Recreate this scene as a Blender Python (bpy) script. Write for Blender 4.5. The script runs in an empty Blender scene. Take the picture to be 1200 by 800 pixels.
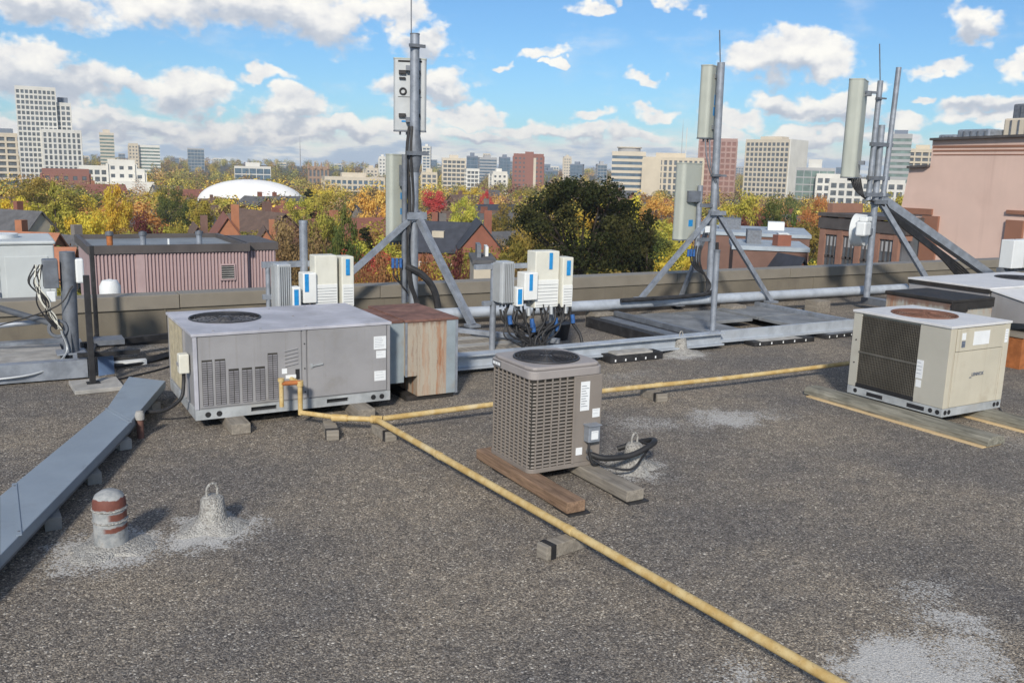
import bpy, bmesh, math, random
import numpy as np
from mathutils import Vector, Matrix
random.seed(7); rng = np.random.default_rng(7)
PI = math.pi
scene = bpy.context.scene
C = scene.collection

# ------------------------------------------------------------------ camera
# World axes: x runs along the roof's parapet, y runs towards it, z up from the gravel.
F_PX, HZ, ROLL, EYE, YAW = 1050.0, 201.0, math.radians(1.5), 2.4, math.radians(30)
PITCH = math.atan((400 - HZ) / F_PX)
FWD_H = Vector((math.sin(YAW), math.cos(YAW), 0)); RIGHT = Vector((math.cos(YAW), -math.sin(YAW), 0)); UP = Vector((0, 0, 1))
FWD = FWD_H * math.cos(PITCH) - UP * math.sin(PITCH)
DOWN = -FWD_H * math.sin(PITCH) - UP * math.cos(PITCH)
cr, sr = math.cos(ROLL), math.sin(ROLL)
CU = RIGHT * cr - DOWN * sr; CV = RIGHT * sr + DOWN * cr
cam_d = bpy.data.cameras.new('camera'); cam = bpy.data.objects.new('camera', cam_d); C.objects.link(cam)
M4 = Matrix.Identity(4)
for i in range(3):
    M4[i][0] = CU[i]; M4[i][1] = -CV[i]; M4[i][2] = -FWD[i]
M4[2][3] = EYE
cam.matrix_world = M4
cam_d.sensor_width = 36; cam_d.lens = 36 * F_PX / 1200; cam_d.clip_start = 0.05; cam_d.clip_end = 20000
scene.camera = cam
scene.cycles.max_bounces = 6; scene.cycles.diffuse_bounces = 3; scene.cycles.glossy_bounces = 3; scene.cycles.transmission_bounces = 3

def ray(u, v): return FWD + CU * ((u - 600) / F_PX) + CV * ((v - 400) / F_PX)
def at(u, v, z=0.0):
    d = ray(u, v); return Vector((0, 0, EYE)) + d * ((z - EYE) / d.z)
def atN(u, v, n):
    d = ray(u, v); return Vector((0, 0, EYE)) + d * (n / d.y)
def atD(u, v, D):
    d = ray(u, v); return Vector((0, 0, EYE)) + d * (D / d.dot(FWD_H))
def hz(u): return 201 + (u - 600) * math.tan(ROLL)
def to_px(p):
    d = Vector(p) - Vector((0, 0, EYE)); zc = d.dot(FWD)
    return 600 + F_PX * d.dot(CU) / zc, 400 + F_PX * d.dot(CV) / zc

# ------------------------------------------------------------------ world, sun, exposure
SUN_TRAVEL = math.radians(54); SUN_EL = math.radians(30)
scene.view_settings.view_transform = 'Standard'; scene.view_settings.look = 'None'
scene.view_settings.exposure = 0.5; scene.view_settings.gamma = 1.0; scene.view_settings.use_curve_mapping = False
sd = bpy.data.lights.new('sun', 'SUN'); sd.energy = 3.0; sd.angle = math.radians(6); sd.color = (1.0, 0.93, 0.82)
so = bpy.data.objects.new('sun', sd); C.objects.link(so)
ldir = Vector((math.cos(SUN_TRAVEL) * math.cos(SUN_EL), math.sin(SUN_TRAVEL) * math.cos(SUN_EL), -math.sin(SUN_EL)))
so.rotation_euler = ldir.to_track_quat('-Z', 'Y').to_euler()
sun_from = -ldir

world = bpy.data.worlds.new('World'); scene.world = world; world.use_nodes = True

class NT:
    """small helper to write node trees"""
    def __init__(s, tree): s.t = tree; s.n = tree.nodes; s.l = tree.links
    def new(s, typ, **kw):
        n = s.n.new(typ)
        for k, v in kw.items(): setattr(n, k, v)
        return n
    def put(s, sock, v):
        if isinstance(v, bpy.types.NodeSocket): s.l.new(v, sock)
        elif v is not None:
            if isinstance(v, (tuple, list)) and len(v) == 3 and sock.type == 'RGBA': v = (*v, 1)
            sock.default_value = v
    def math(s, op, a, b=None, c=None, clamp=False):
        n = s.new('ShaderNodeMath', operation=op, use_clamp=clamp); s.put(n.inputs[0], a)
        if b is not None: s.put(n.inputs[1], b)
        if c is not None: s.put(n.inputs[2], c)
        return n.outputs[0]
    def vmath(s, op, a, b=None):
        n = s.new('ShaderNodeVectorMath', operation=op); s.put(n.inputs[0], a)
        if b is not None: s.put(n.inputs[1], b)
        return n.outputs['Value'] if op in ('LENGTH', 'DOT_PRODUCT', 'DISTANCE') else n.outputs[0]
    def mix(s, f, a, b, blend='MIX'):
        n = s.new('ShaderNodeMix', data_type='RGBA', blend_type=blend); s.put(n.inputs['Factor'], f); s.put(n.inputs[6], a); s.put(n.inputs[7], b)
        return n.outputs[2]
    def noise(s, vec, scale, detail=4, rough=0.55, out='Fac', dist=0.0):
        n = s.new('ShaderNodeTexNoise'); s.put(n.inputs['Vector'], vec); n.inputs['Scale'].default_value = scale
        n.inputs['Detail'].default_value = detail; n.inputs['Roughness'].default_value = rough; n.inputs['Distortion'].default_value = dist
        return n.outputs[out]
    def vor(s, vec, scale, out='Distance', feature='F1', rnd=1.0):
        n = s.new('ShaderNodeTexVoronoi', feature=feature); s.put(n.inputs['Vector'], vec); n.inputs['Scale'].default_value = scale
        n.inputs['Randomness'].default_value = rnd
        return n.outputs[out]
    def smooth(s, x, a, b, lo=0.0, hi=1.0):
        n = s.new('ShaderNodeMapRange', interpolation_type='SMOOTHSTEP'); s.put(n.inputs[0], x)
        for i, v in enumerate((a, b, lo, hi)): n.inputs[i + 1].default_value = v
        return n.outputs[0]
    def ramp(s, fac, stops, interp='LINEAR'):
        n = s.new('ShaderNodeValToRGB'); s.put(n.inputs[0], fac); r = n.color_ramp; r.interpolation = interp
        while len(r.elements) < len(stops): r.elements.new(0.5)
        for e, (p, c) in zip(r.elements, stops): e.position = p; e.color = (*c, 1)
        return n.outputs[0]
    def sep(s, v): n = s.new('ShaderNodeSeparateXYZ'); s.put(n.inputs[0], v); return n.outputs
    def comb(s, x, y, z):
        n = s.new('ShaderNodeCombineXYZ')
        for i, v in enumerate((x, y, z)): s.put(n.inputs[i], v)
        return n.outputs[0]
    def bump(s, h, strength=0.3, dist=0.01, normal=None):
        n = s.new('ShaderNodeBump'); s.put(n.inputs['Height'], h); n.inputs['Strength'].default_value = strength; n.inputs['Distance'].default_value = dist
        if normal is not None: s.put(n.inputs['Normal'], normal)
        return n.outputs[0]

SKYT = (0.44, 0.65, 0.84)
def build_world():
    w = NT(world.node_tree); w.n.clear()
    sky = w.new('ShaderNodeTexSky', sky_type='NISHITA'); sky.sun_disc = False
    sky.sun_elevation = SUN_EL; sky.sun_rotation = math.atan2(sun_from.x, sun_from.y)
    sky.altitude = 100; sky.air_density = 1.0; sky.dust_density = 0.35; sky.ozone_density = 2.2
    tc = w.new('ShaderNodeTexCoord').outputs['Generated']
    d = w.vmath('NORMALIZE', tc); x, y, z = w.sep(d)
    az = w.math('ARCTAN2', x, y); el = w.math('ARCSINE', z)
    # cumulus given as (pixel centre, half sizes in pixels) turned into compass bearing and elevation
    def ae(u, v):
        r = ray(u, v).normalized(); return math.atan2(r.x, r.y), math.asin(r.z)
    px = 1 / F_PX
    clouds = [(300, 2, 150, 44), (200, -8, 90, 34), (400, 14, 60, 24), (55, 2, 85, 22), (10, 92, 80, 34), (60, 105, 62, 28), (100, 92, 60, 20), (30, 60, 40, 16),
              (215, 112, 52, 24), (235, 104, 30, 20), (160, 96, 30, 16), (352, 130, 46, 20), (340, 118, 20, 12), (300, 92, 34, 10), (500, 44, 42, 18), (460, 18, 34, 18),
              (465, 98, 46, 18), (515, 96, 40, 22), (540, 132, 60, 16), (480, 120, 40, 12), (640, 62, 26, 9), (766, 87, 24, 8), (648, 78, 14, 5), (775, 128, 30, 9), (690, 130, 34, 8),
              (926, 66, 74, 30), (880, 68, 44, 24), (968, 74, 40, 22), (930, 42, 30, 20), (930, 122, 44, 17), (975, 134, 46, 16), (1002, 116, 30, 13), (1142, 28, 30, 17),
              (1110, 76, 28, 10), (1168, 122, 44, 12), (1198, 70, 22, 14), (1175, 140, 50, 12), (1060, 142, 40, 12), (580, 132, 30, 10), (860, 140, 40, 14), (700, 4, 34, 8), (770, -4, 40, 8),
              (90, 140, 60, 13), (170, 152, 70, 14), (255, 147, 50, 13), (325, 150, 60, 14), (400, 156, 60, 13), (472, 150, 50, 13), (560, 158, 64, 12), (622, 148, 42, 14), (682, 152, 62, 13), (742, 160, 44, 9), (955, 162, 66, 12), (1050, 168, 50, 10), (20, 150, 50, 12), (840, 160, 40, 10),
              (585, 72, 16, 5), (1090, 112, 18, 6), (1030, 95, 20, 8)]
    wob = w.noise(w.vmath('MULTIPLY', w.comb(az, el, 0.0), (1, 1.35, 1)), 13, 4, 0.6, 'Color')
    off = w.vmath('MULTIPLY', w.vmath('SUBTRACT', wob, (0.5, 0.5, 0.5)), (0.12, 0.085, 0))
    P = w.vmath('ADD', w.comb(az, el, 0.0), off)
    def ell(vec, a, e, ra, re):
        n = w.new('ShaderNodeVectorMath', operation='MULTIPLY_ADD'); w.put(n.inputs[0], vec); n.inputs[1].default_value = (1 / ra, 1 / re, 0); n.inputs[2].default_value = (-a / ra, -e / re, 0)
        return w.vmath('DOT_PRODUCT', n.outputs[0], n.outputs[0])
    def field(vec):
        best = None
        for u, v, rx, ry in clouds:
            a, e = ae(u, v)
            q = ell(vec, a, e, rx * px, ry * px)
            best = q if best is None else w.math('MINIMUM', best, q)
        return w.math('SUBTRACT', 1.0, w.math('SQRT', best))
    f0 = field(P)
    ftop = w.noise(w.vmath('MULTIPLY', w.comb(az, el, 0.0), (1, 1.25, 1)), 30, 6, 0.6)
    d1 = w.math('ADD', f0, w.math('MULTIPLY', w.math('SUBTRACT', ftop, 0.5), 1.3))
    # the same cumulus layer goes on over the rest of the sky
    gen = w.noise(w.vmath('MULTIPLY', w.comb(az, el, 2.0), (1, 2.0, 1)), 3.2, 6, 0.58)
    inframe = w.math('MAXIMUM', w.smooth(w.math('ABSOLUTE', w.math('SUBTRACT', az, YAW)), 0.50, 0.62), w.smooth(el, 0.20, 0.30))
    d2 = w.math('SUBTRACT', w.math('MULTIPLY', w.math('SUBTRACT', gen, 0.53), 5.0), w.math('MULTIPLY', w.math('SUBTRACT', 1.0, inframe), 3.0))
    # low bank along the horizon
    bv = w.vmath('MULTIPLY', w.comb(az, el, 5.0), (1, 4.5, 1))
    bn = w.noise(bv, 11, 6, 0.58); bn2 = w.noise(w.vmath('ADD', bv, (-0.004, 0.035, 0)), 11, 4, 0.58)
    btop = w.math('ADD', 0.042, w.math('MULTIPLY', w.math('SUBTRACT', w.noise(w.comb(az, 0.0, 3.0), 7, 4, 0.6), 0.5), 0.05))
    bank = w.math('MULTIPLY', w.math('SUBTRACT', btop, w.math('ADD', el, w.math('MULTIPLY', w.math('SUBTRACT', bn, 0.5), 0.075))), 40.0)
    dens_c = w.math('MAXIMUM', d1, d2)
    wisp = w.math('MULTIPLY', w.smooth(w.noise(w.vmath('MULTIPLY', w.comb(az, el, 9.0), (1, 2.2, 1)), 9, 5, 0.62), 0.52, 0.76), 0.32)
    a_c = w.math('MAXIMUM', w.math('MULTIPLY', w.smooth(dens_c, -0.10, 0.42), 0.97), wisp)
    a_b = w.math('MULTIPLY', w.smooth(bank, -0.3, 0.8), 0.95)
    # light: sunlit tops, grey undersides; compare thickness here with a little higher up
    fo = w.noise(w.vmath('MULTIPLY', w.vmath('ADD', w.comb(az, el, 0.0), (-0.007, 0.013, 0)), (1, 1.25, 1)), 30, 4, 0.6)
    relief = w.math('MULTIPLY', w.math('SUBTRACT', ftop, fo), 1.1)
    bases = [(300, 34, 150, 22), (60, 14, 70, 16), (40, 104, 80, 28), (100, 112, 60, 18), (215, 126, 50, 15), (500, 52, 38, 16), (515, 110, 50, 12), (350, 142, 46, 10), (926, 92, 74, 14), (940, 132, 46, 9), (985, 146, 50, 10), (1142, 38, 30, 9), (1168, 130, 44, 8), (470, 106, 40, 10), (90, 150, 60, 8), (180, 162, 80, 8), (300, 162, 100, 9), (430, 166, 90, 8), (560, 167, 70, 7), (670, 164, 90, 8), (960, 172, 70, 7)]
    bb = None
    for u, v, rx, ry in bases:
        a, e = ae(u, v)
        q = ell(P, a, e, rx * px, ry * px)
        bb = q if bb is None else w.math('MINIMUM', bb, q)
    under = w.smooth(w.math('SQRT', bb), 1.35, 0.1)
    lit = w.math('ADD', w.math('SUBTRACT', 0.84, w.math('MULTIPLY', under, 0.58)), relief, clamp=True)
    ccol = w.ramp(lit, [(0.0, (3.3, 3.7, 4.4)), (0.4, (4.5, 4.75, 5.2)), (0.75, (6.7, 6.6, 6.45)), (1.0, (7.7, 7.5, 7.0))])
    blit = w.math('ADD', w.smooth(bank, 1.8, 0.0), w.math('MULTIPLY', w.math('SUBTRACT', bn, bn2), 2.4), clamp=True)
    bcol = w.ramp(blit, [(0.0, (3.5, 4.25, 5.35)), (0.3, (4.2, 4.85, 5.7)), (0.6, (6.2, 6.3, 6.3)), (1.0, (7.5, 7.3, 6.8))])
    skyc = w.mix(1.0, sky.outputs[0], SKYT, 'MULTIPLY')
    col = w.mix(a_b, skyc, bcol); col = w.mix(a_c, col, ccol)
    low = w.smooth(z, -0.02, 0.0)
    col = w.mix(low, (1.2, 1.2, 1.1), col)
    bg = w.new('ShaderNodeBackground'); w.put(bg.inputs[0], col); bg.inputs[1].default_value = 0.10
    out = w.new('ShaderNodeOutputWorld'); w.l.new(bg.outputs[0], out.inputs[0])
build_world()
world.cycles.sampling_method = 'MANUAL'; world.cycles.sample_map_resolution = 256

# ------------------------------------------------------------------ materials
MATS = {}
def lin(c): return tuple(((x / 255) / 12.92 if x / 255 <= 0.04045 else (((x / 255) + 0.055) / 1.055) ** 2.4) for x in c)
def mat(name, col, rough=0.55, metal=0.0, var=0.18, vs=4.0, bump=0.0, bs=60, dirt=None, da=0.35, ds=3.0, streak=0.0, streakcol=(0.1, 0.07, 0.05), spec=0.4, ss=22, oil=0.0):
    """plain painted or weathered surface: base colour, cloudy variation, blotches of dirt, runs down its height, fine relief"""
    if name in MATS: return MATS[name]
    m = bpy.data.materials.new(name); m.use_nodes = True; w = NT(m.node_tree); b = w.n['Principled BSDF']
    tc = w.new('ShaderNodeTexCoord').outputs['Object']
    n1 = w.noise(tc, vs, 6, 0.6)
    c = w.mix(w.smooth(n1, 0.3, 0.7), tuple(x * (1 - var) for x in col), tuple(min(1, x * (1 + var)) for x in col))
    if dirt is not None:
        c = w.mix(w.math('MULTIPLY', w.smooth(w.noise(tc, ds, 8, 0.68), 0.52, 0.72), da), c, dirt)
    if streak:
        sv = w.vmath('MULTIPLY', tc, (ss, ss, 0.032 * ss))
        c = w.mix(w.math('MULTIPLY', w.smooth(w.noise(sv, 1.0, 5, 0.6), 0.55, 0.75), streak), c, streakcol)
    w.put(b.inputs['Base Color'], c); b.inputs['Metallic'].default_value = metal
    w.put(b.inputs['Roughness'], w.math('ADD', rough, w.math('MULTIPLY', w.math('SUBTRACT', n1, 0.5), 0.3), clamp=True))
    b.inputs['Specular IOR Level'].default_value = spec
    nrm = w.bump(w.noise(tc, bs, 5, 0.65), bump, 0.01) if bump else None
    if oil: nrm = w.bump(w.noise(tc, 3.1, 3, 0.5), oil, 0.03, nrm)
    if nrm is not None: w.put(b.inputs['Normal'], nrm)
    MATS[name] = m; return m

M_galv = mat('galvanised_steel', (0.27, 0.295, 0.335), 0.5, 0.35, 0.2, 7, 0.05, 80, (0.22, 0.22, 0.22), 0.5)
M_tube = mat('skylit_steel_beam', (0.42, 0.46, 0.51), 0.5, 0.2, 0.15, 5, 0.04, 60, (0.28, 0.29, 0.30), 0.5, 2.5)  # paler, bluer galvanised steel; sky light on the beams put into the colour
M_galvd = mat('dull_steel', (0.16, 0.175, 0.20), 0.55, 0.3, 0.2, 7, 0.05, 80, (0.14, 0.13, 0.12), 0.5)
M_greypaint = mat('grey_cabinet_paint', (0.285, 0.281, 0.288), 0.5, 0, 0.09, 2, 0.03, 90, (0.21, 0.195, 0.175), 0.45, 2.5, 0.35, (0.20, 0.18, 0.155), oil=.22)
M_greytop = mat('skylit_cabinet_grey', (0.43, 0.43, 0.47), 0.55, 0, 0.2, 2.2, 0.04, 40, (0.27, 0.26, 0.26), 0.6, 2.6, oil=.2)  # cabinet grey turned paler and bluer; sky light painted into the top
M_rail = mat('zinc_base_rail', (0.42, 0.44, 0.45), 0.5, 0.25, 0.2, 6, 0.04, 60, (0.3, 0.26, 0.2), 0.4)
M_dark = mat('black_void', (0.018, 0.018, 0.02), 0.7, 0, 0.2)  # near-black for screws and seams; also paints the dark inside openings
M_black = mat('black_rubber', (0.022, 0.022, 0.024), 0.6, 0, 0.3, 8, 0.1, 60, (0.09, 0.09, 0.09), 0.4, 6)
M_wire = mat('dark_fan_wire', (0.05, 0.05, 0.055), 0.5, 0.4, 0.2)
M_blade = mat('grey_fan_blade', (0.20, 0.20, 0.21), 0.5, 0.3, 0.2)
M_rustfan = mat('rusty_fan_guard', (0.17, 0.085, 0.06), 0.85, 0, 0.3, 10, 0.2, 90, (0.12, 0.05, 0.03), 0.6, 8)
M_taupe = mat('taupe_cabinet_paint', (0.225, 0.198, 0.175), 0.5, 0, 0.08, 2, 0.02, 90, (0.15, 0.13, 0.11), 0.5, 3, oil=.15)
M_taupetop = mat('skylit_taupe_cap', (0.30, 0.275, 0.265), 0.6, 0, 0.1, 3, 0.03, 60, (0.22, 0.2, 0.2), 0.4, 3)  # cap lighter and cooler than the body, sky light mixed into its colour
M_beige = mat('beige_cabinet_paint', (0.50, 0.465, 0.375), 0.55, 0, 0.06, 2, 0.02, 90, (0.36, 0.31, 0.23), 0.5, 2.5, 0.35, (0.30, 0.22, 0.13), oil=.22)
M_beigetop = mat('skylit_unit_top', (0.60, 0.60, 0.60), 0.55, 0, 0.08, 3, 0.03, 60, (0.42, 0.4, 0.36), 0.45, 3)  # paler and cooler than the sides; tops carry sky light in their colour
M_coil = mat('coil_fins', (0.06, 0.056, 0.05), 0.6, 0.3, 0.25, 10)
M_coilb = mat('beige_coil_mesh', (0.42, 0.37, 0.26), 0.7, 0, 0.2, 10, 0.2, 120)
M_label = mat('white_label', (0.72, 0.74, 0.75), 0.6, 0, 0.05)
M_print = mat('label_print', (0.12, 0.14, 0.18), 0.6, 0, 0.3, 60)
M_blue = mat('blue_label', (0.02, 0.24, 0.55), 0.5, 0, 0.15, 30)
M_bluedk = mat('blue_connector', (0.03, 0.10, 0.28), 0.5, 0, 0.3, 20)
M_whitep = mat('white_radio_plastic', (0.72, 0.73, 0.71), 0.45, 0, 0.05, 3, 0.02, 90, (0.5, 0.48, 0.42), 0.35, 4)
M_creamp = mat('cream_radio_plastic', (0.65, 0.64, 0.56), 0.5, 0, 0.06, 3, 0, 60, (0.45, 0.43, 0.34), 0.35, 4)
M_antenna = mat('grey_green_antenna', (0.40, 0.42, 0.37), 0.5, 0, 0.06, 2, 0, 60, (0.3, 0.31, 0.28), 0.35, 2)
M_antback = mat('antenna_back_metal', (0.42, 0.44, 0.45), 0.5, 0.2, 0.1, 3)
M_silver = mat('cast_heat_sink', (0.50, 0.52, 0.53), 0.45, 0.4, 0.1, 3)
M_concrete = mat('concrete', (0.34, 0.33, 0.31), 0.85, 0, 0.2, 5, 0.3, 90, (0.2, 0.19, 0.18), 0.5, 4)
def mortar_mat():
    m = bpy.data.materials.new('pale_mortar'); m.use_nodes = True; w = NT(m.node_tree); b = w.n['Principled BSDF']
    tc = w.new('ShaderNodeTexCoord').outputs['Object']; r = w.sep(w.vor(tc, 85, 'Color'))[0]; vd = w.vor(tc, 85); n = w.noise(tc, 9, 5, 0.6)
    c = w.mix(r, (0.30, 0.29, 0.27), (0.47, 0.46, 0.43)); c = w.mix(w.math('MULTIPLY', w.smooth(w.math('ADD', r, n), 1.15, 1.35), 0.7), c, (0.12, 0.11, 0.10))
    w.put(b.inputs['Base Color'], c); b.inputs['Roughness'].default_value = 0.95; w.put(b.inputs['Normal'], w.bump(w.math('SUBTRACT', w.math('MULTIPLY', n, 0.6), vd), 0.8, 0.012)); return m
M_mortar = mortar_mat()
M_white = mat('white_metal', (0.68, 0.70, 0.70), 0.5, 0, 0.06, 2, 0.02, 60, (0.5, 0.5, 0.48), 0.35, 3)
M_parapet = mat('taupe_parapet_membrane', (0.165, 0.145, 0.112), 0.8, 0, 0.13, 1.4, 0.1, 60, (0.095, 0.08, 0.07), 0.5, 1.5, 0.3, (0.1, 0.08, 0.07))
M_coping = mat('taupe_metal_coping', (0.212, 0.19, 0.155), 0.55, 0, 0.1, 1.4, 0.02, 60, (0.14, 0.12, 0.1), 0.4, 2)
M_lid = mat('blue_grey_cover_paint', (0.225, 0.268, 0.315), 0.5, 0, 0.07, 2, 0.02, 60, (0.17, 0.195, 0.22), 0.55, 2.5, oil=.3)

def wood(name, c1, c2, rough=0.85):
    m = bpy.data.materials.new(name); m.use_nodes = True; w = NT(m.node_tree); b = w.n['Principled BSDF']
    tc = w.new('ShaderNodeTexCoord').outputs['Object']
    g = w.noise(w.vmath('MULTIPLY', tc, (34, 2.2, 34)), 1.0, 7, 0.65, dist=0.8)
    big = w.noise(tc, 3, 5, 0.6)
    c = w.mix(w.smooth(g, 0.3, 0.7), c1, c2)
    c = w.mix(w.math('MULTIPLY', w.smooth(big, 0.5, 0.7), 0.45), c, tuple(x * 0.5 for x in c1))
    crack = w.smooth(w.noise(w.vmath('MULTIPLY', tc, (60, 1.2, 60)), 1.0, 3, 0.6), 0.66, 0.72)
    c = w.mix(w.math('MULTIPLY', crack, 0.75), c, tuple(x * 0.2 for x in c1))
    w.put(b.inputs['Base Color'], c); b.inputs['Roughness'].default_value = rough
    w.put(b.inputs['Normal'], w.bump(w.math('SUBTRACT', g, crack), 0.5, 0.006)); return m
M_timber = wood('weathered_grey_timber', (0.17, 0.15, 0.125), (0.30, 0.27, 0.225))
M_timberb = wood('brown_timber', (0.13, 0.08, 0.05), (0.30, 0.195, 0.125))
M_green = wood('green_grey_treated_timber', (0.115, 0.11, 0.085), (0.29, 0.275, 0.225))
M_pine = wood('fresh_pine_board', (0.52, 0.37, 0.19), (0.66, 0.50, 0.29))

def rust_streak(name, cols, sx=16, base=(0.33, 0.37, 0.40), topdark=False):
    m = bpy.data.materials.new(name); m.use_nodes = True; w = NT(m.node_tree); b = w.n['Principled BSDF']
    tc = w.new('ShaderNodeTexCoord').outputs['Object']
    n = w.noise(w.vmath('MULTIPLY', tc, (sx, sx, 0.35)), 1.0, 5, 0.62)
    c = w.ramp(w.smooth(n, 0.26, 0.74), cols)
    f = w.noise(tc, 30, 6, 0.65)
    c = w.mix(w.math('MULTIPLY', w.smooth(f, 0.5, 0.75), 0.4), c, (0.14, 0.06, 0.03))
    w.put(b.inputs['Base Color'], c); b.inputs['Roughness'].default_value = 0.75
    w.put(b.inputs['Normal'], w.bump(f, 0.15, 0.005)); return m
def rust_run(name='rust_run_sheet_metal', limited=True):
    m = bpy.data.materials.new(name); m.use_nodes = True; w = NT(m.node_tree); b = w.n['Principled BSDF']
    tc = w.new('ShaderNodeTexCoord').outputs['Object']; x, y, z = w.sep(tc)
    tw = w.vmath('ADD', tc, w.vmath('MULTIPLY', w.vmath('SUBTRACT', w.noise(tc, 5, 4, 0.6, 'Color'), (.5, .5, .5)), (.05, .05, 0)))
    cl = w.noise(tc, 4, 5, 0.6); base = w.mix(cl, (0.30, 0.315, 0.31), (0.40, 0.385, 0.33))
    n1 = w.noise(w.vmath('MULTIPLY', tc, (3.2, 3.2, 0.2)), 1.0, 3, 0.55); n2 = w.noise(w.vmath('MULTIPLY', tw, (19, 19, 0.9)), 1.0, 5, 0.65); n3 = w.noise(w.vmath('MULTIPLY', tw, (52, 52, 2.2)), 1.0, 4, 0.65)
    zone = w.smooth(x, 0.74, 0.64) if limited else w.smooth(w.noise(tc, 2.5, 3, .5), .38, .6)
    c = w.mix(w.math('MULTIPLY', zone, 0.5), base, (0.39, 0.285, 0.185))
    c = w.mix(w.math('MULTIPLY', w.math('MULTIPLY', w.smooth(n2, 0.46, 0.62), zone), 0.78), c, (0.34, 0.145, 0.06))
    c = w.mix(w.math('MULTIPLY', w.math('MULTIPLY', w.smooth(n3, 0.52, 0.66), zone), 0.55), c, (0.16, 0.07, 0.045))
    c = w.mix(w.math('MULTIPLY', w.smooth(n1, 0.52, 0.66), 0.5), c, (0.43, 0.40, 0.33))
    top = w.smooth(w.math('ADD', z, w.math('MULTIPLY', n2, 0.14)), 0.86, 0.93)
    c = w.mix(w.math('MULTIPLY', top, 0.8), c, (0.13, 0.06, 0.04))
    w.put(b.inputs['Base Color'], c); b.inputs['Roughness'].default_value = 0.65; w.put(b.inputs['Normal'], w.bump(w.noise(tc, 3, 3, 0.5), 0.25, 0.03)); return m
M_rustface = rust_run()
M_rustpatch = rust_run('patchy_rust_sheet_metal', False)
M_rusttop = mat('rusted_brown_lid', (0.175, 0.09, 0.07), 0.85, 0, 0.35, 6, 0.2, 60, (0.28, 0.17, 0.12), 0.5, 4)
M_rusthot = mat('orange_rust', (0.34, 0.12, 0.04), 0.85, 0, 0.3, 7, 0.3, 60, (0.14, 0.05, 0.03), 0.6, 5)
M_tar = mat('black_tar_flashing', (0.025, 0.023, 0.022), 0.75, 0, 0.3, 6, 0.4, 40, (0.07, 0.05, 0.04), 0.5, 5)

def gas_yellow():
    m = bpy.data.materials.new('chipped_yellow_pipe_paint'); m.use_nodes = True; w = NT(m.node_tree); b = w.n['Principled BSDF']
    tc = w.new('ShaderNodeTexCoord').outputs['Object']
    n = w.noise(tc, 9, 7, 0.65); f = w.noise(tc, 55, 5, 0.6)
    c = w.mix(w.smooth(n, 0.35, 0.65), (0.45, 0.30, 0.105), (0.57, 0.44, 0.215))
    c = w.mix(w.math('MULTIPLY', w.smooth(f, 0.57, 0.70), 0.55), c, (0.24, 0.14, 0.06))
    c = w.mix(w.math('MULTIPLY', w.smooth(w.noise(tc, 3.2, 4, 0.6), 0.58, 0.7), 0.5), c, (0.62, 0.55, 0.38))
    w.put(b.inputs['Base Color'], c); b.inputs['Roughness'].default_value = 0.65
    w.put(b.inputs['Normal'], w.bump(f, 0.25, 0.004)); return m
M_gas = gas_yellow()

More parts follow.
